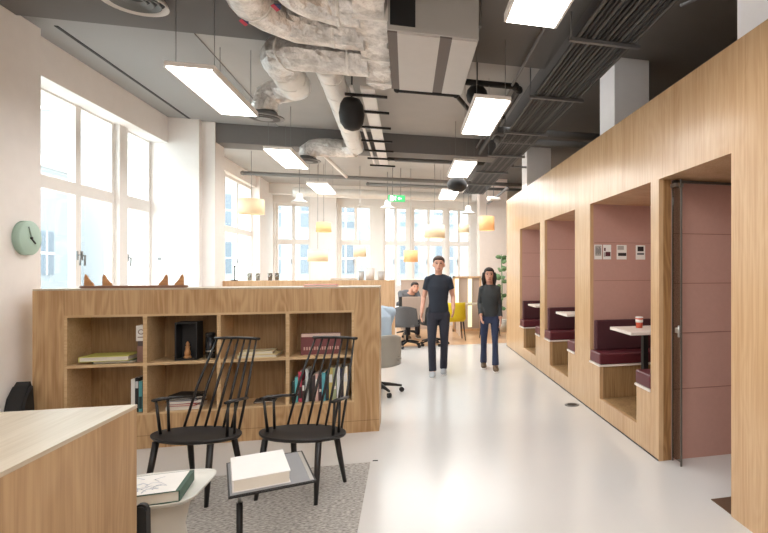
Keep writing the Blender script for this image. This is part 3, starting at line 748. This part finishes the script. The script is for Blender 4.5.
# cable ladder (white strips) along the middle
o = thing('cable_ladder', 'white cable ladder with black rungs running under the ceiling', 'cable tray', (-.42,7.7,3.38))
obj('tray_strip', B(-.46,-.32,5.75,9.9,3.40,3.43), WHITE, o, True)
obj('tray_strip', B(-.56,-.53,5.75,9.9,3.40,3.43), WHITE, o, True)
for y in (5.9,6.5,7.2,7.95,8.6,9.2,9.8): obj('rung', B(-.62,-.2,y,y+.03,3.37,3.395), BLACKM, o, True)
for x, y, z, lb in ((-.56,5.99,3.2,'black round loudspeaker hanging under the silver ducts'),(.92,10.33,3.18,'black dome loudspeaker hanging below the far panel light'),(.70,5.55,3.36,'black dome loudspeaker half hidden above the central panel light')):
    dw, dh = (.92, 1.35) if x < 0 else ((1.35,1.0) if y > 10 else (.8,.8))
    o = thing('dome_speaker', lb, 'loudspeaker', (x,y,z), 0, 'black dome speakers')
    obj('dome', M().lathe([(r_*dw, h_*dh) for r_, h_ in [(.03,.13),(.09,.115),(.125,.07),(.14,.0),(.125,-.07),(.08,-.115),(.02,-.13)]], (0,0,0), 26), BLACKP, o)
    obj('hanger', M().tube([(0,0,.12),(0,0,3.76-z)], .008, 8), BLACKM, o)

# right hand cable bundles on trapeze hangers
cb = thing('cable_bundle', 'wide bundle of dark cables running along the ceiling above the booths', 'cables', (1.6,7,3.48))
rr = random.Random(5)
for k in range(13):
    x = 1.36+.04*k; z = 3.475
    pts = [(x+rr.uniform(-.0015,.0015), y, z+rr.uniform(-.001,.002)) for y in [1.5+.75*j for j in range(17)]]
    obj('cable', M().tube(pts, .0155, 7), CABLE2 if k % 3 else CABLE, cb, True)
for k in range(12):
    x = 1.38+.04*k; z = 3.51
    obj('cable', M().tube([(x, y, z+rr.uniform(-.003,.006)) for y in [1.5+.75*j for j in range(17)]], .0145, 7), CABLE2, cb, True)
for i, y in enumerate((4.18,5.68,7.24,8.75,10.3,11.8)):
    o = thing('trapeze_hanger', '%s grey trapeze bracket holding the cable bundle, counted from the viewpoint' % ['first and nearest','second','third','fourth','fifth','sixth and farthest'][i], 'bracket', (1.6,y,3.45), 0, 'trapeze brackets under the cable bundle')
    obj('crossbar', M().box(-.32,.3,-.02,.02,-.02,0.008), GREYM, o)
    obj('hanger_rod', M().tube([(-.305,0,0),(-.305,0,.3 if y > 9.5 else .31)], .007, 8), GREYM, o)
    obj('hanger_rod', M().tube([(.285,0,0),(.285,0,.55)], .007, 8), GREYM, o)
o = thing('lighting_track', 'thin grey conduit running beside the cable bundle', 'conduit', (1.12,6,3.6))
obj('conduit', M().tube([(1.12,2.5,3.6),(1.12,8.95,3.6)], .014, 8), GREYM, o, True)

# pipes
def pipe(label, pts, r=.03, material=BLACKM, cat='pipe'):
    o = thing('ceiling_pipe', label, cat, pts[0], 0, 'pipes under the ceiling')
    obj('pipe_run', M().tube(pts, r, 10), material, o, True)
    q = M()
    for i in range(1, len(pts)-1): q.ball(pts[i], r*1.35)
    q.ball(pts[0], r*1.2); obj('pipe_joint', q, material, o, True); return o
pipe('black pipe beyond the air unit turning towards the windows', [(.55,5.85,3.6),(1.16,5.85,3.6),(1.22,5.95,3.6),(1.22,8.9,3.6)], .035)
pipe('black pipe passing behind the central panel light', [(-.1,5.75,3.42),(.5,5.75,3.42),(.75,6.6,3.5),(1.12,6.6,3.5),(1.16,6.7,3.5),(1.16,8.9,3.5)], .028)
pipe('dark pipe crossing just beyond the beam', [(-.3,9.75,3.5),(1.9,9.75,3.5)], .035, CABLE)
pipe('grey pipe crossing past the beam, thinner one', [(-.2,10.4,3.6),(2.6,10.4,3.6)], .02, GREYM)
pipe('long dark pipe crossing the whole far ceiling', [(-3.2,12.1,3.52),(2.9,12.1,3.52)], .04, mat('pipe_grey', (120,117,114), .6))
pipe('dark square run above the far windows', [(-.9,13.4,3.6),(2.9,13.4,3.6)], .035, GREYM)
pipe('pale slanting pipe beside the far silver elbow', [(-1.25,8.9,3.35),(-1.22,11.9,3.5)], .03, WHITE)
pipe('slim wall of pale conduit rising over the booths', [(2.05,11.2,3.3),(2.05,14.0,3.3)], .03, GREYM)
pipe('grey horizontal pipe behind the cable bundle', [(1.3,8.2,3.72),(3.4,8.2,3.72)], .06, DARKC)
pipe('second grey horizontal pipe behind the cable bundle', [(1.3,7.9,3.5),(3.4,7.9,3.5)], .05, DARKC)
pipe('slim grey bar in the dark ceiling at the top right corner', [(2.06,3.75,3.62),(2.5,2.9,3.62)], .012, GREYM)
duct('white ruffled duct along the far windows', [(-2.6,13.9,3.42),(1.6,13.9,3.42)], .11, FOILW, .006, 12)
o = thing('fluorescent_strip', 'small pale strip light near the end of the booths', 'light', (1.95,10.95,3.2))
obj('tube_light', M().tube([(1.75,11.9,3.16),(2.05,12.3,3.2)], .05, 10), LAMI, o, True)
obj('hanger', M().tube([(1.9,12.1,3.2),(1.9,12.1,3.95)], .006, 6), GREYM, o, True)

# exit sign
o = thing('exit_sign', 'green emergency exit sign hanging from the ceiling', 'sign', (-.215,12,3.03))
obj('sign_box', B(-.39,-.04,12,12.03,3.03,3.17,bev=.003), mat('exit_green', (40,150,84), .5, emis=.5), o, True)
q = M(); mt = Matrix.Identity(4)
WE = mat('exit_white', (250,255,250), .5, emis=.9)
q.box(-.35,-.285,11.996,12,3.045,3.155)
obj('door_pictogram', q, WE, o, True)
q = M().ball((-.235,11.995,3.142), .011,.003,.011)
q.tube([(-.238,11.995,3.13),(-.25,11.995,3.095)], [(.012,.002),(.01,.002)], 8, ref=(1,0,0))
for a in ([(-.25,11.995,3.095),(-.232,11.995,3.075),(-.235,11.995,3.048)],[(-.25,11.995,3.095),(-.268,11.995,3.078),(-.285,11.995,3.068)],[(-.24,11.995,3.125),(-.222,11.995,3.108),(-.208,11.995,3.115)],[(-.24,11.995,3.125),(-.262,11.995,3.122),(-.268,11.995,3.105)]):
    q.tube(a, [(.005,.002)]*3, 6, ref=(1,0,0))
obj('running_figure', q, WE, o, True)
q = M(); q.box(-.16,-.11,11.996,12,3.09,3.11)
q.prism([(-.195,3.10),(-.155,3.135),(-.155,3.065)], -12.0, -11.996, mtx=Matrix.Rotation(PI/2,4,'X'))
obj('arrow', q, WE, o, True)
obj('hanger', M().tube([(-.3,12.015,3.17),(-.3,12.015,3.76)],.006,6).tube([(-.13,12.015,3.17),(-.13,12.015,3.76)],.006,6), GREYM, o, True)

# drum pendants
def pendant(x, y, z, r, h, material, label):
    o = thing('drum_pendant', label, 'lamp', (x,y,z), 0, 'drum shaded pendant lamps')
    m = M(); m.lathe([(r*.97,-h/2),(r,-h/2),(r*.97,h/2),(r*.94,h/2),(r*.94,-h/2)], (0,0,0), 28)
    for f in [f for f in m.b.faces if len(f.verts) > 4]: m.b.faces.remove(f)
    obj('lamp_shade', m, material, o)
    obj('cord', M().tube([(0,0,0),(0,0,3.76-z)], .0035, 6), GREYM, o)
    obj('bulb', M().ball((0,0,-.02), .04), LED, o)
    obj('frame', M().tube([(-r*.95,0,h*.4),(r*.95,0,h*.4)], .004, 6).tube([(0,-r*.95,h*.4),(0,r*.95,h*.4)], .004, 6), GREYM, o)
pendant(-2.77,11.0,2.73,.22,.27,SHADE,'cream drum pendant nearest the left windows')
pendant(-1.8,12.1,1.86,.2,.24,SHADE,'low cream drum pendant above the planters, left side')
pendant(-1.67,12.0,2.45,.15,.2,SHADEO,'orange drum pendant above the low cream one')
pendant(.08,12.0,1.86,.15,.25,SHADEO,'low orange drum pendant left of the walking man')
pendant(.55,11.3,2.35,.21,.26,SHADE,'wide cream drum pendant above the walking man')
pendant(1.37,13.5,2.6,.13,.2,SHADE,'small cream drum pendant between the two larger ones')
pendant(1.6,11.1,2.53,.16,.29,SHADEO,'orange drum pendant nearest the booths')
pendant(-.96,12.0,1.96,.13,.24,SHADE,'pale drum pendant in front of the second far window')
for x, y, z, lb in ((-2.1,11.8,2.93,'white bell lamp left of the orange pendant'),(-.42,12.6,2.95,'white bell lamp under the exit sign'),(1.35,12.3,2.85,'white bell lamp near the booth end')):
    o = thing('bell_lamp', lb, 'lamp', (x,y,z), 0, 'white bell lamps')
    obj('bell', M().lathe([(.16,0),(.15,.02),(.07,.06),(.06,.16),(.02,.18)], (0,0,0), 24), mat('bell_white', (210,210,208), .4), o)
    obj('cord', M().tube([(0,0,.17),(0,0,3.76-z)], .006, 6), GREYM, o)

# ================================================================== SECOND BOOKCASE
o = thing('bookcase', 'farther oak bookcase with planters on top behind the near one', 'bookcase', (-1.5,9.45,0))
m = M(); m.box(-2.76,-.20,9.3,9.34,0,1.37); m.box(-2.76,-2.72,9.34,9.7,0,1.37); m.box(-.24,-.2,9.34,9.7,0,1.37); m.box(-2.72,-.24,9.66,9.7,0,1.37)
obj('carcass', m, OAKL, o, True)
obj('top_panel', B(-2.76,-.2,9.3,9.7,1.37,1.39), OAKL, o, True)
obj('base', B(-2.72,-.24,9.34,9.66,0,.08), OAKD, o, True)
for x, r, h, c, lb in ((-.6,.085,.2,(238,234,230),'tall white pot on the far bookcase, middle of three'),(-.74,.05,.15,(200,198,196),'small grey pot left of the white pot'),(-.42,.06,.15,(206,204,202),'small grey pot right of the white pot')):
    p = thing('plant_pot', lb, 'pot', (x,9.5,1.39), 0, 'pots on the far bookcase')
    obj('pot', M().lathe([(r*.75,0),(r,h),(r*.88,h),(r*.85,h-.02)], (0,0,0), 22), cm(c), p)
    obj('soil', M().lathe([(r*.8,h-.03),(r*.8,h-.018)], (0,0,0), 18), DKGREY, p)
p = thing('candle_stand', 'thin black candle stand on the far bookcase at left', 'candlestick', (-2.66+.03,9.5,1.39))
obj('stem', M().lathe([(.05,0),(.05,.01),(.008,.02),(.008,.22),(.02,.225),(.02,.24)], (0,0,0), 16), BLACKM, p)
for i, x in enumerate((-2.42,-2.3,-2.12,-2.02)):
    p = thing('drinking_glass', 'small clear glass number %s from the left on the far bookcase' % ['one','two','three','four'][i], 'glass', (x,9.5,1.39), 0, 'glasses on the far bookcase')
    obj('tumbler', M().lathe([(.03,0),(.036,.12),(.033,.12),(.028,.01)], (0,0,0), 16), GLASSD, p)
flatbook('thin brown book lying on the far bookcase left of the pots', -1.0, 9.5, 1.39, .4, .25, .03, (196,164,136))
# boards / low ledges at far left
o = thing('low_cabinet', 'low oak cabinet far behind the bookcases by the left windows', 'cabinet', (-2.6,13,0))
obj('cabinet_body', B(-3.3,-1.6,12.8,13.2,0,1.05), OAKL, o, True); obj('cabinet_top', B(-3.32,-1.58,12.78,13.22,1.05,1.08), OAKTOP, o, True)

# ================================================================== OFFICE CHAIRS
def office_chair(loc, rz, shell, label, arms=True, bz=.44):
    t = thing('office_chair', label, 'chair', (0,0,0), 0, 'swivel office chairs')
    obj('seat', M().prism([(-.22,-.22),(.22,-.22),(.24,0),(.2,.22),(-.2,.22),(-.24,0)], .42, .48, bev=.02), shell, t)
    m = M(); n = 12; h = 9; vv = []
    for j in range(h+1):
        z = bz+.40*j/h; row = []
        for k in range(n+1):
            a = (k/n-.5)*2; w = .25*(1-.12*(j/h)**3); x = w*a
            y = .24 - .13*a*a + .05*(j/h)
            row.append(m.b.verts.new((x, y, z - (.05*abs(a)**3 if j == h else 0))))
        vv.append(row)
    for j in range(h):
        for k in range(n):
            f = m.b.faces.new((vv[j][k], vv[j][k+1], vv[j+1][k+1], vv[j+1][k])); f.smooth = True
    ob = obj('backrest', m, shell, t); s = ob.modifiers.new('s','SOLIDIFY'); s.thickness = .03
    obj('gas_column', M().tube([(0,0,.12),(0,0,.42)], [.028,.02], 12), BLACKM, t)
    for k in range(5):
        a = 2*PI*k/5+.3; ex, ey = .29*math.cos(a), .29*math.sin(a)
        l = obj('base_arm', M().tube([(0,0,.13),(ex*.5,ey*.5,.11),(ex,ey,.08)], [.03,.022,.014], 8), BLACKM, t)
        obj('caster', M().tube([(ex-.02*math.sin(a),ey+.02*math.cos(a),.03),(ex+.02*math.sin(a),ey-.02*math.cos(a),.03)], .03, 12), BLACKP, l)
    if arms:
        for sx in (-1,1): obj('armrest', M().tube([(sx*.2,.1,.46),(sx*.28,.08,.5),(sx*.28,.05,.64),(sx*.27,-.12,.66)], .016, 8), BLACKM, t)
    t.location = loc; t.rotation_euler = (0,0,rz)
    return t
office_chair((-.35,7.08,0), R(-150), SHELLG, 'grey shell swivel chair holding the person in pale blue', False, .36)
# far desks and chairs
def desk(x0,x1,y0,y1,label,screen=None):
    o = thing('work_desk', label, 'desk', ((x0+x1)/2,(y0+y1)/2,0), 0, 'white work desks')
    obj('desktop', B(x0,x1,y0,y1,.71,.74,bev=.004), LAMI, o, True)
    for x in (x0+.05,x1-.05):
        for y in (y0+.05,y1-.05): obj('leg', B(x-.02,x+.02,y-.02,y+.02,0,.71), WHITE, o, True)
    if screen:
        obj('privacy_screen', B(x0,x1,screen,screen+.03,.45,1.12,bev=.005), TAUPE, o, True)
    return o
desk(-1.5,-.62,6.5,7.9,'white desk hidden behind the near bookcase before the blue shirted person')
desk(-.3,.8,11.95,12.7,'white desk with taupe screen behind the walking man', None)
o = thing('desk_screen', 'taupe fabric desk screen behind the walking man', 'screen', (.15,11.9,0))
obj('fabric_panel', B(-.1,.62,11.8,11.83,.5,.99,bev=.01), TAUPE, o, True)
obj('screen_foot', M().box(-.08,-.04,11.7,11.93,0,.02).box(.56,.60,11.7,11.93,0,.02).box(-.07,-.05,11.805,11.825,.02,.5).box(.57,.59,11.805,11.825,.02,.5), GREYM, o, True)
office_chair((.0,11.2,0), R(165), MIDGREY, 'dark swivel chair left of the walking man by the taupe screen')
office_chair((.54,11.4,0), R(200), BLACKP, 'black swivel chair right behind the walking man', False)
# yellow tub chair and tan chair
def tub(loc, rz, fab, label):
    t = thing('dining_chair', label, 'chair', (0,0,0), 0, 'fabric shell chairs at the far tables')
    obj('seat', M().prism([(-.2,-.2),(.2,-.2),(.23,0),(.18,.2),(-.18,.2),(-.23,0)], .42, .48, bev=.02), fab, t)
    m = M(); n = 12; h = 6; vv = []
    for j in range(h+1):
        z = .46+.38*j/h
        vv.append([m.b.verts.new(((.24-.02*j/h)*math.sin(a), .02+.22*math.cos(a)+.05*j/h, z)) for a in [(k/n-.5)*PI*.95 for k in range(n+1)]])
    for j in range(h):
        for k in range(n):
            f = m.b.faces.new((vv[j][k], vv[j][k+1], vv[j+1][k+1], vv[j+1][k])); f.smooth = True
    ob = obj('backrest', m, fab, t); s = ob.modifiers.new('s','SOLIDIFY'); s.thickness = .03
    for sx in (-1,1):
        for sy in (-1,1): obj('leg', M().tube([(sx*.16,sy*.15,.42),(sx*.2,sy*.2,0)], [.016,.01], 8), BLACKM, t)
    t.location = loc; t.rotation_euler = (0,0,rz)
tub((1.03,12.1,0), R(185), YELLOW, 'mustard yellow shell chair right of the walking man')
tub((1.86,12.4,0), R(160), BROWNF, 'tan shell chair behind the walking woman')
o = thing('dining_table', 'pale timber table between the yellow and tan chairs', 'table', (1.45,12.6,0))
obj('tabletop', B(1.15,1.85,12.75,13.4,.72,.75,bev=.004), OAKTOP, o, True)
for x in (1.19,1.81):
    for y in (12.79,13.36): obj('leg', B(x-.02,x+.02,y-.02,y+.02,0,.72), LAMI, o, True)
o = thing('room_divider', 'pale framed divider with tall glowing cream strips', 'divider', (1.45,13.8,0))
obj('divider_frame', M().box(1.12,1.16,13.75,13.85,0,1.4).box(1.80,1.84,13.75,13.85,0,1.4).box(1.12,1.84,13.75,13.85,1.36,1.4).box(1.12,1.84,13.75,13.85,0,.06), OAKL, o, True)
obj('back_panel', B(1.16,1.80,13.8,13.83,.06,1.36), TAUPE, o, True)
obj('cream_strip', B(1.17,1.27,13.74,13.76,.4,1.34), CREAM, o, True); obj('cream_strip', B(1.5,1.6,13.74,13.76,.1,1.34), CREAM, o, True)
o = thing('low_partition', 'taupe low partition beneath the far windows behind the man', 'partition', (.3,14.2,0))
obj('panel', B(-.15,.75,14.1,14.15,.05,1.3), TAUPE, o, True); obj('top_cap', B(-.16,.76,14.08,14.17,1.3,1.33), LAMI, o, True)
o = thing('potted_plant', 'leafy green plant beyond the end of the booths', 'plant', (2.3,13.4,0))
obj('pot', M().lathe([(.12,0),(.16,.3),(.14,.3),(.13,.27)], (0,0,0), 20), SHELLW, o)
m = M(); rr = random.Random(4)
for k in range(26):
    a = rr.uniform(0,2*PI); l = rr.uniform(.12,.22); zb = rr.uniform(.5,1.9)
    c = Vector((0,0,zb)); dd = Vector((math.cos(a),math.sin(a),rr.uniform(-.2,.6)))*l
    m.tube([c, c+dd*.3, c+dd*.65, c+dd], [(.006,.002),(.05,.004),(.045,.004),(.004,.002)], 6)
m.tube([(0,0,.28),(.02,0,1.1),(0,0,1.95)], .012, 6)
obj('foliage', m, LEAF, o)

# ================================================================== PEOPLE
def person(label, J, mats, head_r=.105, hair='short', loc=(0,0,0), rz=0, sleeve=.55, build=1.0, scarf=False):
    """J: joints in local metres facing -y. One continuous body; clothes are children."""
    top, bottom, hairm, shoem = mats
    t = thing('person', label, 'person', (0,0,0))
    V = Vector; g = {k: V(v) for k, v in J.items()}; X = (1,0,0)
    bd = M(); b = build
    def limb(m, pts, rs): m.tube(dense(pts, .05) if False else pts, rs, 12)
    pel, wst, chs, nk, hd = g['pelvis'], g['waist'], g['chest'], g['neck'], g['head']
    bd.tube([pel+V((0,0,-.09)), pel, wst, chs, nk-V((0,0,.03)), nk], [(.12*b,.09*b),(.165*b,.11*b),(.14*b,.10*b),(.165*b,.11*b),(.10*b,.07*b),(.055,.055)], 20, ref=X)
    up = (hd-nk).normalized()
    bd.tube([nk-up*.03, nk+up*.04, hd-up*.03], [.06*b,.052,.055], 14)
    # head: skull, jaw, nose, ears
    bd.ball(hd+V((0,.012,.02)), head_r*.76, head_r*.93, head_r*.98)
    bd.ball(hd+V((0,-.022,-.055)), head_r*.56, head_r*.62, head_r*.6)
    bd.tube([hd+V((0,-.092,.015)), hd+V((0,-.108,-.018)), hd+V((0,-.085,-.028))], [.008,.015,.012], 8)
    for sx in (-1,1): bd.ball(hd+V((sx*head_r*.78,.01,-.005)), .012,.02,.03)
    for s in ('l','r'):
        sg = -1 if s == 'l' else 1
        sh, el, wr_ = g['sh_'+s], g['el_'+s], g['wr_'+s]
        bd.ball(sh, .058*b); bd.tube([nk+V((0,.01,-.02)), nk.lerp(sh,.5)+V((0,.008,.0)), sh], [.045*b,.052*b,.05*b], 12)
        bd.tube([sh, sh.lerp(el,.5), el, el.lerp(wr_,.3), wr_], [.054*b,.046*b,.038*b,.038*b,.026], 14)
        hdn = (wr_-el).normalized()
        side = V((sg,0,0)); side = (side - hdn*side.dot(hdn)).normalized(); fw = hdn.cross(side)
        if fw.y > 0: fw = -fw
        bd.tube([wr_, wr_+hdn*.03, wr_+hdn*.07, wr_+hdn*.095], [(.026,.02),(.016,.035),(.017,.043),(.014,.04)], 12, ref=side)
        for q, ln in zip((-1.5,-.5,.5,1.5), (.066,.078,.074,.058)):
            r0 = wr_+hdn*.09+fw*q*(-.0185)
            bd.tube([r0, r0+hdn*ln*.5-side*.006, r0+hdn*ln*.85-side*.022, r0+hdn*ln-side*.034], [.0088,.0085,.008,.0065], 8)
        th = wr_+hdn*.03+fw*.03
        bd.tube([th, th+hdn*.03+fw*.025, th+hdn*.065+fw*.028-side*.01], [.013,.0105,.008], 8)
        hp, kn, an = g['hip_'+s], g['kn_'+s], g['an_'+s]
        bd.tube([hp+V((0,0,.03)), hp, hp.lerp(kn,.5), kn, kn.lerp(an,.35), an], [.085*b,.088*b,.072*b,.053*b,.052*b,.036], 16)
        bd.tube([an, an+V((0,-.04,-.04)), an+V((0,-.13,-.052))], [(.035,.035),(.038,.035),(.035,.018)], 12, ref=X)
    body = obj('body', bd, SKIN, t)
    md = body.modifiers.new('r','REMESH'); md.mode = 'VOXEL'; md.voxel_size = .0075; md.use_smooth_shade = True
    sm = body.modifiers.new('s','SMOOTH'); sm.iterations = 3; sm.factor = .4
    # shirt
    k = 1.10; m = M()
    m.tube([pel+V((0,0,-.02)), pel+V((0,0,.05)), wst, chs, chs.lerp(nk,.5), chs.lerp(nk,.8), nk+V((0,0,.0))], [(.172*b,.125*b),(.17*b,.125*b),(.155*b,.118*b),(.182*b,.125*b),(.165*b,.105*b),(.11*b,.078*b),(.064,.06)], 24, ref=X)
    for s in ('l','r'):
        sh, el, wr_ = g['sh_'+s], g['el_'+s], g['wr_'+s]
        if sleeve <= 1:
            m.ball(sh, .069*b); m.tube([nk+V((0,.01,-.022)), nk.lerp(sh,.5)+V((0,.008,.0)), sh], [.055*b,.062*b,.06*b], 12)
            m.tube([sh, sh.lerp(el,sleeve*.5), sh.lerp(el,sleeve)], [.067*b,.063*b,.06*b], 16)
        else:
            m.ball(sh, .069*b); m.tube([nk+V((0,.01,-.022)), nk.lerp(sh,.5)+V((0,.008,.0)), sh], [.055*b,.062*b,.06*b], 12)
            m.tube([sh, sh.lerp(el,.5), el, el.lerp(wr_,.5), el.lerp(wr_,.92)], [.067*b,.058*b,.05*b,.046*b,.038], 16)
    so = obj('shirt', m, top, t)
    md = so.modifiers.new('r','REMESH'); md.mode = 'VOXEL'; md.voxel_size = .011; md.use_smooth_shade = True
    sm = so.modifiers.new('s','SMOOTH'); sm.iterations = 5; sm.factor = .5
    # trousers
    m = M()
    m.tube([pel+V((0,0,-.12)), pel+V((0,0,-.02)), pel+V((0,0,.06))], [(.14*b,.105*b),(.176*b,.12*b),(.16*b,.112*b)], 22, ref=X)
    for s in ('l','r'):
        hp, kn, an = g['hip_'+s], g['kn_'+s], g['an_'+s]
        m.tube([hp+V((0,0,.03)), hp, hp.lerp(kn,.5), kn, kn.lerp(an,.4), kn.lerp(an,1.02)], [.09*b,.1*b,.084*b,.066*b,.064*b,.056], 18)
    to = obj('trousers', m, bottom, t)
    md = to.modifiers.new('r','REMESH'); md.mode = 'VOXEL'; md.voxel_size = .011; md.use_smooth_shade = True
    sm = to.modifiers.new('s','SMOOTH'); sm.iterations = 4; sm.factor = .5
    for s in ('l','r'):
        an = g['an_'+s]
        sh_ = obj('shoe', M().tube([an+V((0,.055,-.045)), an+V((0,.01,-.035)), an+V((0,-.07,-.045)), an+V((0,-.14,-.056)), an+V((0,-.19,-.066))], [(.03,.03),(.043,.045),(.045,.036),(.045,.026),(.024,.014)], 14, ref=X), shoem, t)
        obj('sole', M().tube([an+V((0,.06,-.078)), an+V((0,-.06,-.078)), an+V((0,-.19,-.078))], [(.032,.008),(.046,.008),(.03,.008)], 14, ref=X), PAPER, sh_)
    for sx in (-1,1):
        obj('eye', M().ball(hd+V((sx*.033,-.083,.022)), .011,.008,.008), EYE, t)
        obj('eyebrow', M().tube([hd+V((sx*.018,-.092,.042)), hd+V((sx*.05,-.078,.042))], .005, 6), hairm, t)
    obj('mouth', M().tube([hd+V((-.022,-.078,-.055)), hd+V((0,-.087,-.056)), hd+V((.022,-.078,-.055))], .006, 6), LIP, t)
    m = M()
    m.ball(hd+V((0,.03,.055)), head_r*.86, head_r*.9, head_r*.82)
    m.ball(hd+V((0,-.025,.095)), head_r*.66, head_r*.62, head_r*.30)
    if hair == 'long':
        m.tube([hd+V((0,.05,.03)), hd+V((0,.07,-.06)), hd+V((0,.075,-.15)), hd+V((0,.07,-.2))], [(.085,.06),(.10,.055),(.095,.045),(.05,.02)], 16, ref=X)
        for sx in (-1,1): m.tube([hd+V((sx*.075,-.01,.05)), hd+V((sx*.09,0,-.05)), hd+V((sx*.085,.0,-.15))], [.03,.032,.015], 10)
    ho = obj('hair', m, hairm, t)
    md = ho.modifiers.new('r','REMESH'); md.mode = 'VOXEL'; md.voxel_size = .007; md.use_smooth_shade = True
    t.location = loc; t.rotation_euler = (0,0,rz)
    return t
man = dict(pelvis=(0,0,.95), waist=(0,.0,1.09), chest=(0,-.01,1.31), neck=(0,0,1.485), head=(.005,-.02,1.635),
    sh_l=(-.148,0,1.41), el_l=(-.215,.05,1.15), wr_l=(-.235,-.12,.94), sh_r=(.148,0,1.41), el_r=(.215,.03,1.16), wr_r=(.215,-.17,.99),
    hip_l=(-.085,0,.90), kn_l=(-.095,-.07,.50), an_l=(-.08,-.10,.087), hip_r=(.085,0,.90), kn_r=(.085,-.02,.49), an_r=(.075,.12,.087))
person('man walking in a dark navy polo shirt and dark trousers', man, (NAVY, TROU, HAIRB, SHOEG), build=.88, loc=(.45,8.12,0), rz=R(-4))
wom = dict(pelvis=(0,0,.85), waist=(0,.0,.98), chest=(0,-.01,1.17), neck=(0,0,1.33), head=(-.01,-.02,1.47),
    sh_l=(-.12,0,1.265), el_l=(-.16,.06,1.03), wr_l=(-.14,-.09,.86), sh_r=(.12,0,1.265), el_r=(.16,.07,1.03), wr_r=(.165,-.04,.81),
    hip_l=(-.08,0,.81), kn_l=(-.09,.03,.45), an_l=(-.09,.20,.095), hip_r=(.08,0,.81), kn_r=(.08,-.08,.45), an_r=(.085,-.09,.087))
person('dark haired woman walking in a dark grey top and jeans', wom, (DKGREY, JEANS, HAIRD, SHOEB), head_r=.098, hair='long', loc=(1.25,8.35,0), rz=R(-6), sleeve=1.5, build=.74)
seat = dict(pelvis=(0,.02,.56), waist=(0,-.0,.70), chest=(0,-.06,.93), neck=(.03,-.14,1.07), head=(.10,-.25,1.15),
    sh_l=(-.185,-.07,1.02), el_l=(-.23,-.25,.80), wr_l=(-.16,-.46,.80), sh_r=(.185,-.07,1.02), el_r=(.23,-.25,.80), wr_r=(.16,-.46,.80),
    hip_l=(-.09,0,.56), kn_l=(-.11,-.42,.54), an_l=(-.11,-.40,.09), hip_r=(.09,0,.56), kn_r=(.11,-.42,.54), an_r=(.11,-.40,.09))
person('seated person in a pale blue shirt behind the near bookcase', seat, (BLUESH, TROU, HAIRB, SHOEB), loc=(-.33,7.07,0), rz=R(-150), sleeve=1.5)
seat2 = dict(seat); 
person('seated dark haired person in grey bent over the far desk', seat2, (MIDGREY, TROU, HAIRD, SHOEB), loc=(.02,13.0,0), rz=R(15), sleeve=1.5)
office_chair((.02,13.08,0), R(15), MIDGREY, 'grey swivel chair under the person at the far desk', False)
o = thing('laptop', 'dark laptop open on the far white desk', 'laptop', (.0,12.4,.74))
obj('keyboard_base', B(-.17,.17,-.11,.11,0,.016,bev=.004), BLACKM, o)
obj('screen', M().box(-.17,.17,-.125,-.115,.016,.23,bev=.003), BLACKP, o)

# ================================================================== LIGHT
w = bpy.data.worlds.new('sky'); bpy.context.scene.world = w; w.use_nodes = True
bg = w.node_tree.nodes['Background']; bg.inputs['Color'].default_value = (.97,.985,1,1); bg.inputs['Strength'].default_value = 6.5
def area(loc, rot, sx, sy, power, colr=(1,1,1), portal=False, name='lamp'):
    l = bpy.data.lights.new(name, 'AREA'); l.shape = 'RECTANGLE'; l.size = sx; l.size_y = sy; l.energy = power; l.color = colr
    if portal: l.cycles.is_portal = True
    o = bpy.data.objects.new(name, l); C.objects.link(o); o.location = loc; o.rotation_euler = rot; return o
area((-3.7,6.85,2.2), (0,R(-90),0), 2.5, 2.2, 1, portal=True, name='window_portal')
area((-3.7,8.45,2.2), (0,R(-90),0), 2.5, .8, 1, portal=True, name='window_portal')
area((-3.7,11.9,2.1), (0,R(-90),0), 2.4, 4.4, 1, portal=True, name='window_portal')
area((0,15.7,2.2), (R(-90),0,0), 7.2, 2.5, 1, portal=True, name='window_portal')
# fill lights without fixtures, added to lift the room and the foreground
area((-.6,-.6,3.55), (0,0,0), 3.0, 2.6, 90, (1,.975,.95), name='room_fill')
area((.2,3.2,3.0), (0,0,0), .25, 1.2, 16, (1,.98,.96), name='room_fill')
area((-2.2,7.2,3.0), (0,0,0), .3, 1.6, 12, (1,.98,.96), name='room_fill')
area((.3,7,3.0), (0,0,0), .25, 2.4, 25, (1,.98,.96), name='room_fill')
area((0,11.8,3.3), (0,0,0), 4.5, 3.4, 150, (1,.98,.95), name='room_fill')
for (a, b), e in zip(OPN, (1.5,1.5,1.5)): area((2.75,(a+b)/2,2.27), (0,0,0), .4, .6, e, (1,.93,.86), name='booth_fill')  # weak fill added under each booth soffit, no fixture there
area((2.75,2.9,2.27), (0,0,0), .5, .6, 3, (1,.94,.88), name='booth_fill')  # same added fill for the glazed room

# ================================================================== CAMERA
cd = bpy.data.cameras.new('camera'); cd.sensor_width = 36; cd.lens = 535/768*36
cd.shift_x = -(554-384)/768; cd.shift_y = 3.5/768; cd.clip_start = .05
co = bpy.data.objects.new('camera', cd); C.objects.link(co); co.location = (0,0,1.56); co.rotation_euler = (PI/2,0,-T)
sc = bpy.context.scene; sc.camera = co
sc.view_settings.view_transform = 'Standard'; sc.view_settings.look = 'None'; sc.view_settings.exposure = .38
sc.cycles.max_bounces = 8; sc.cycles.diffuse_bounces = 5; sc.cycles.transparent_max_bounces = 12
sc.cycles.use_denoising = True
sc.cycles.sample_clamp_indirect = 6
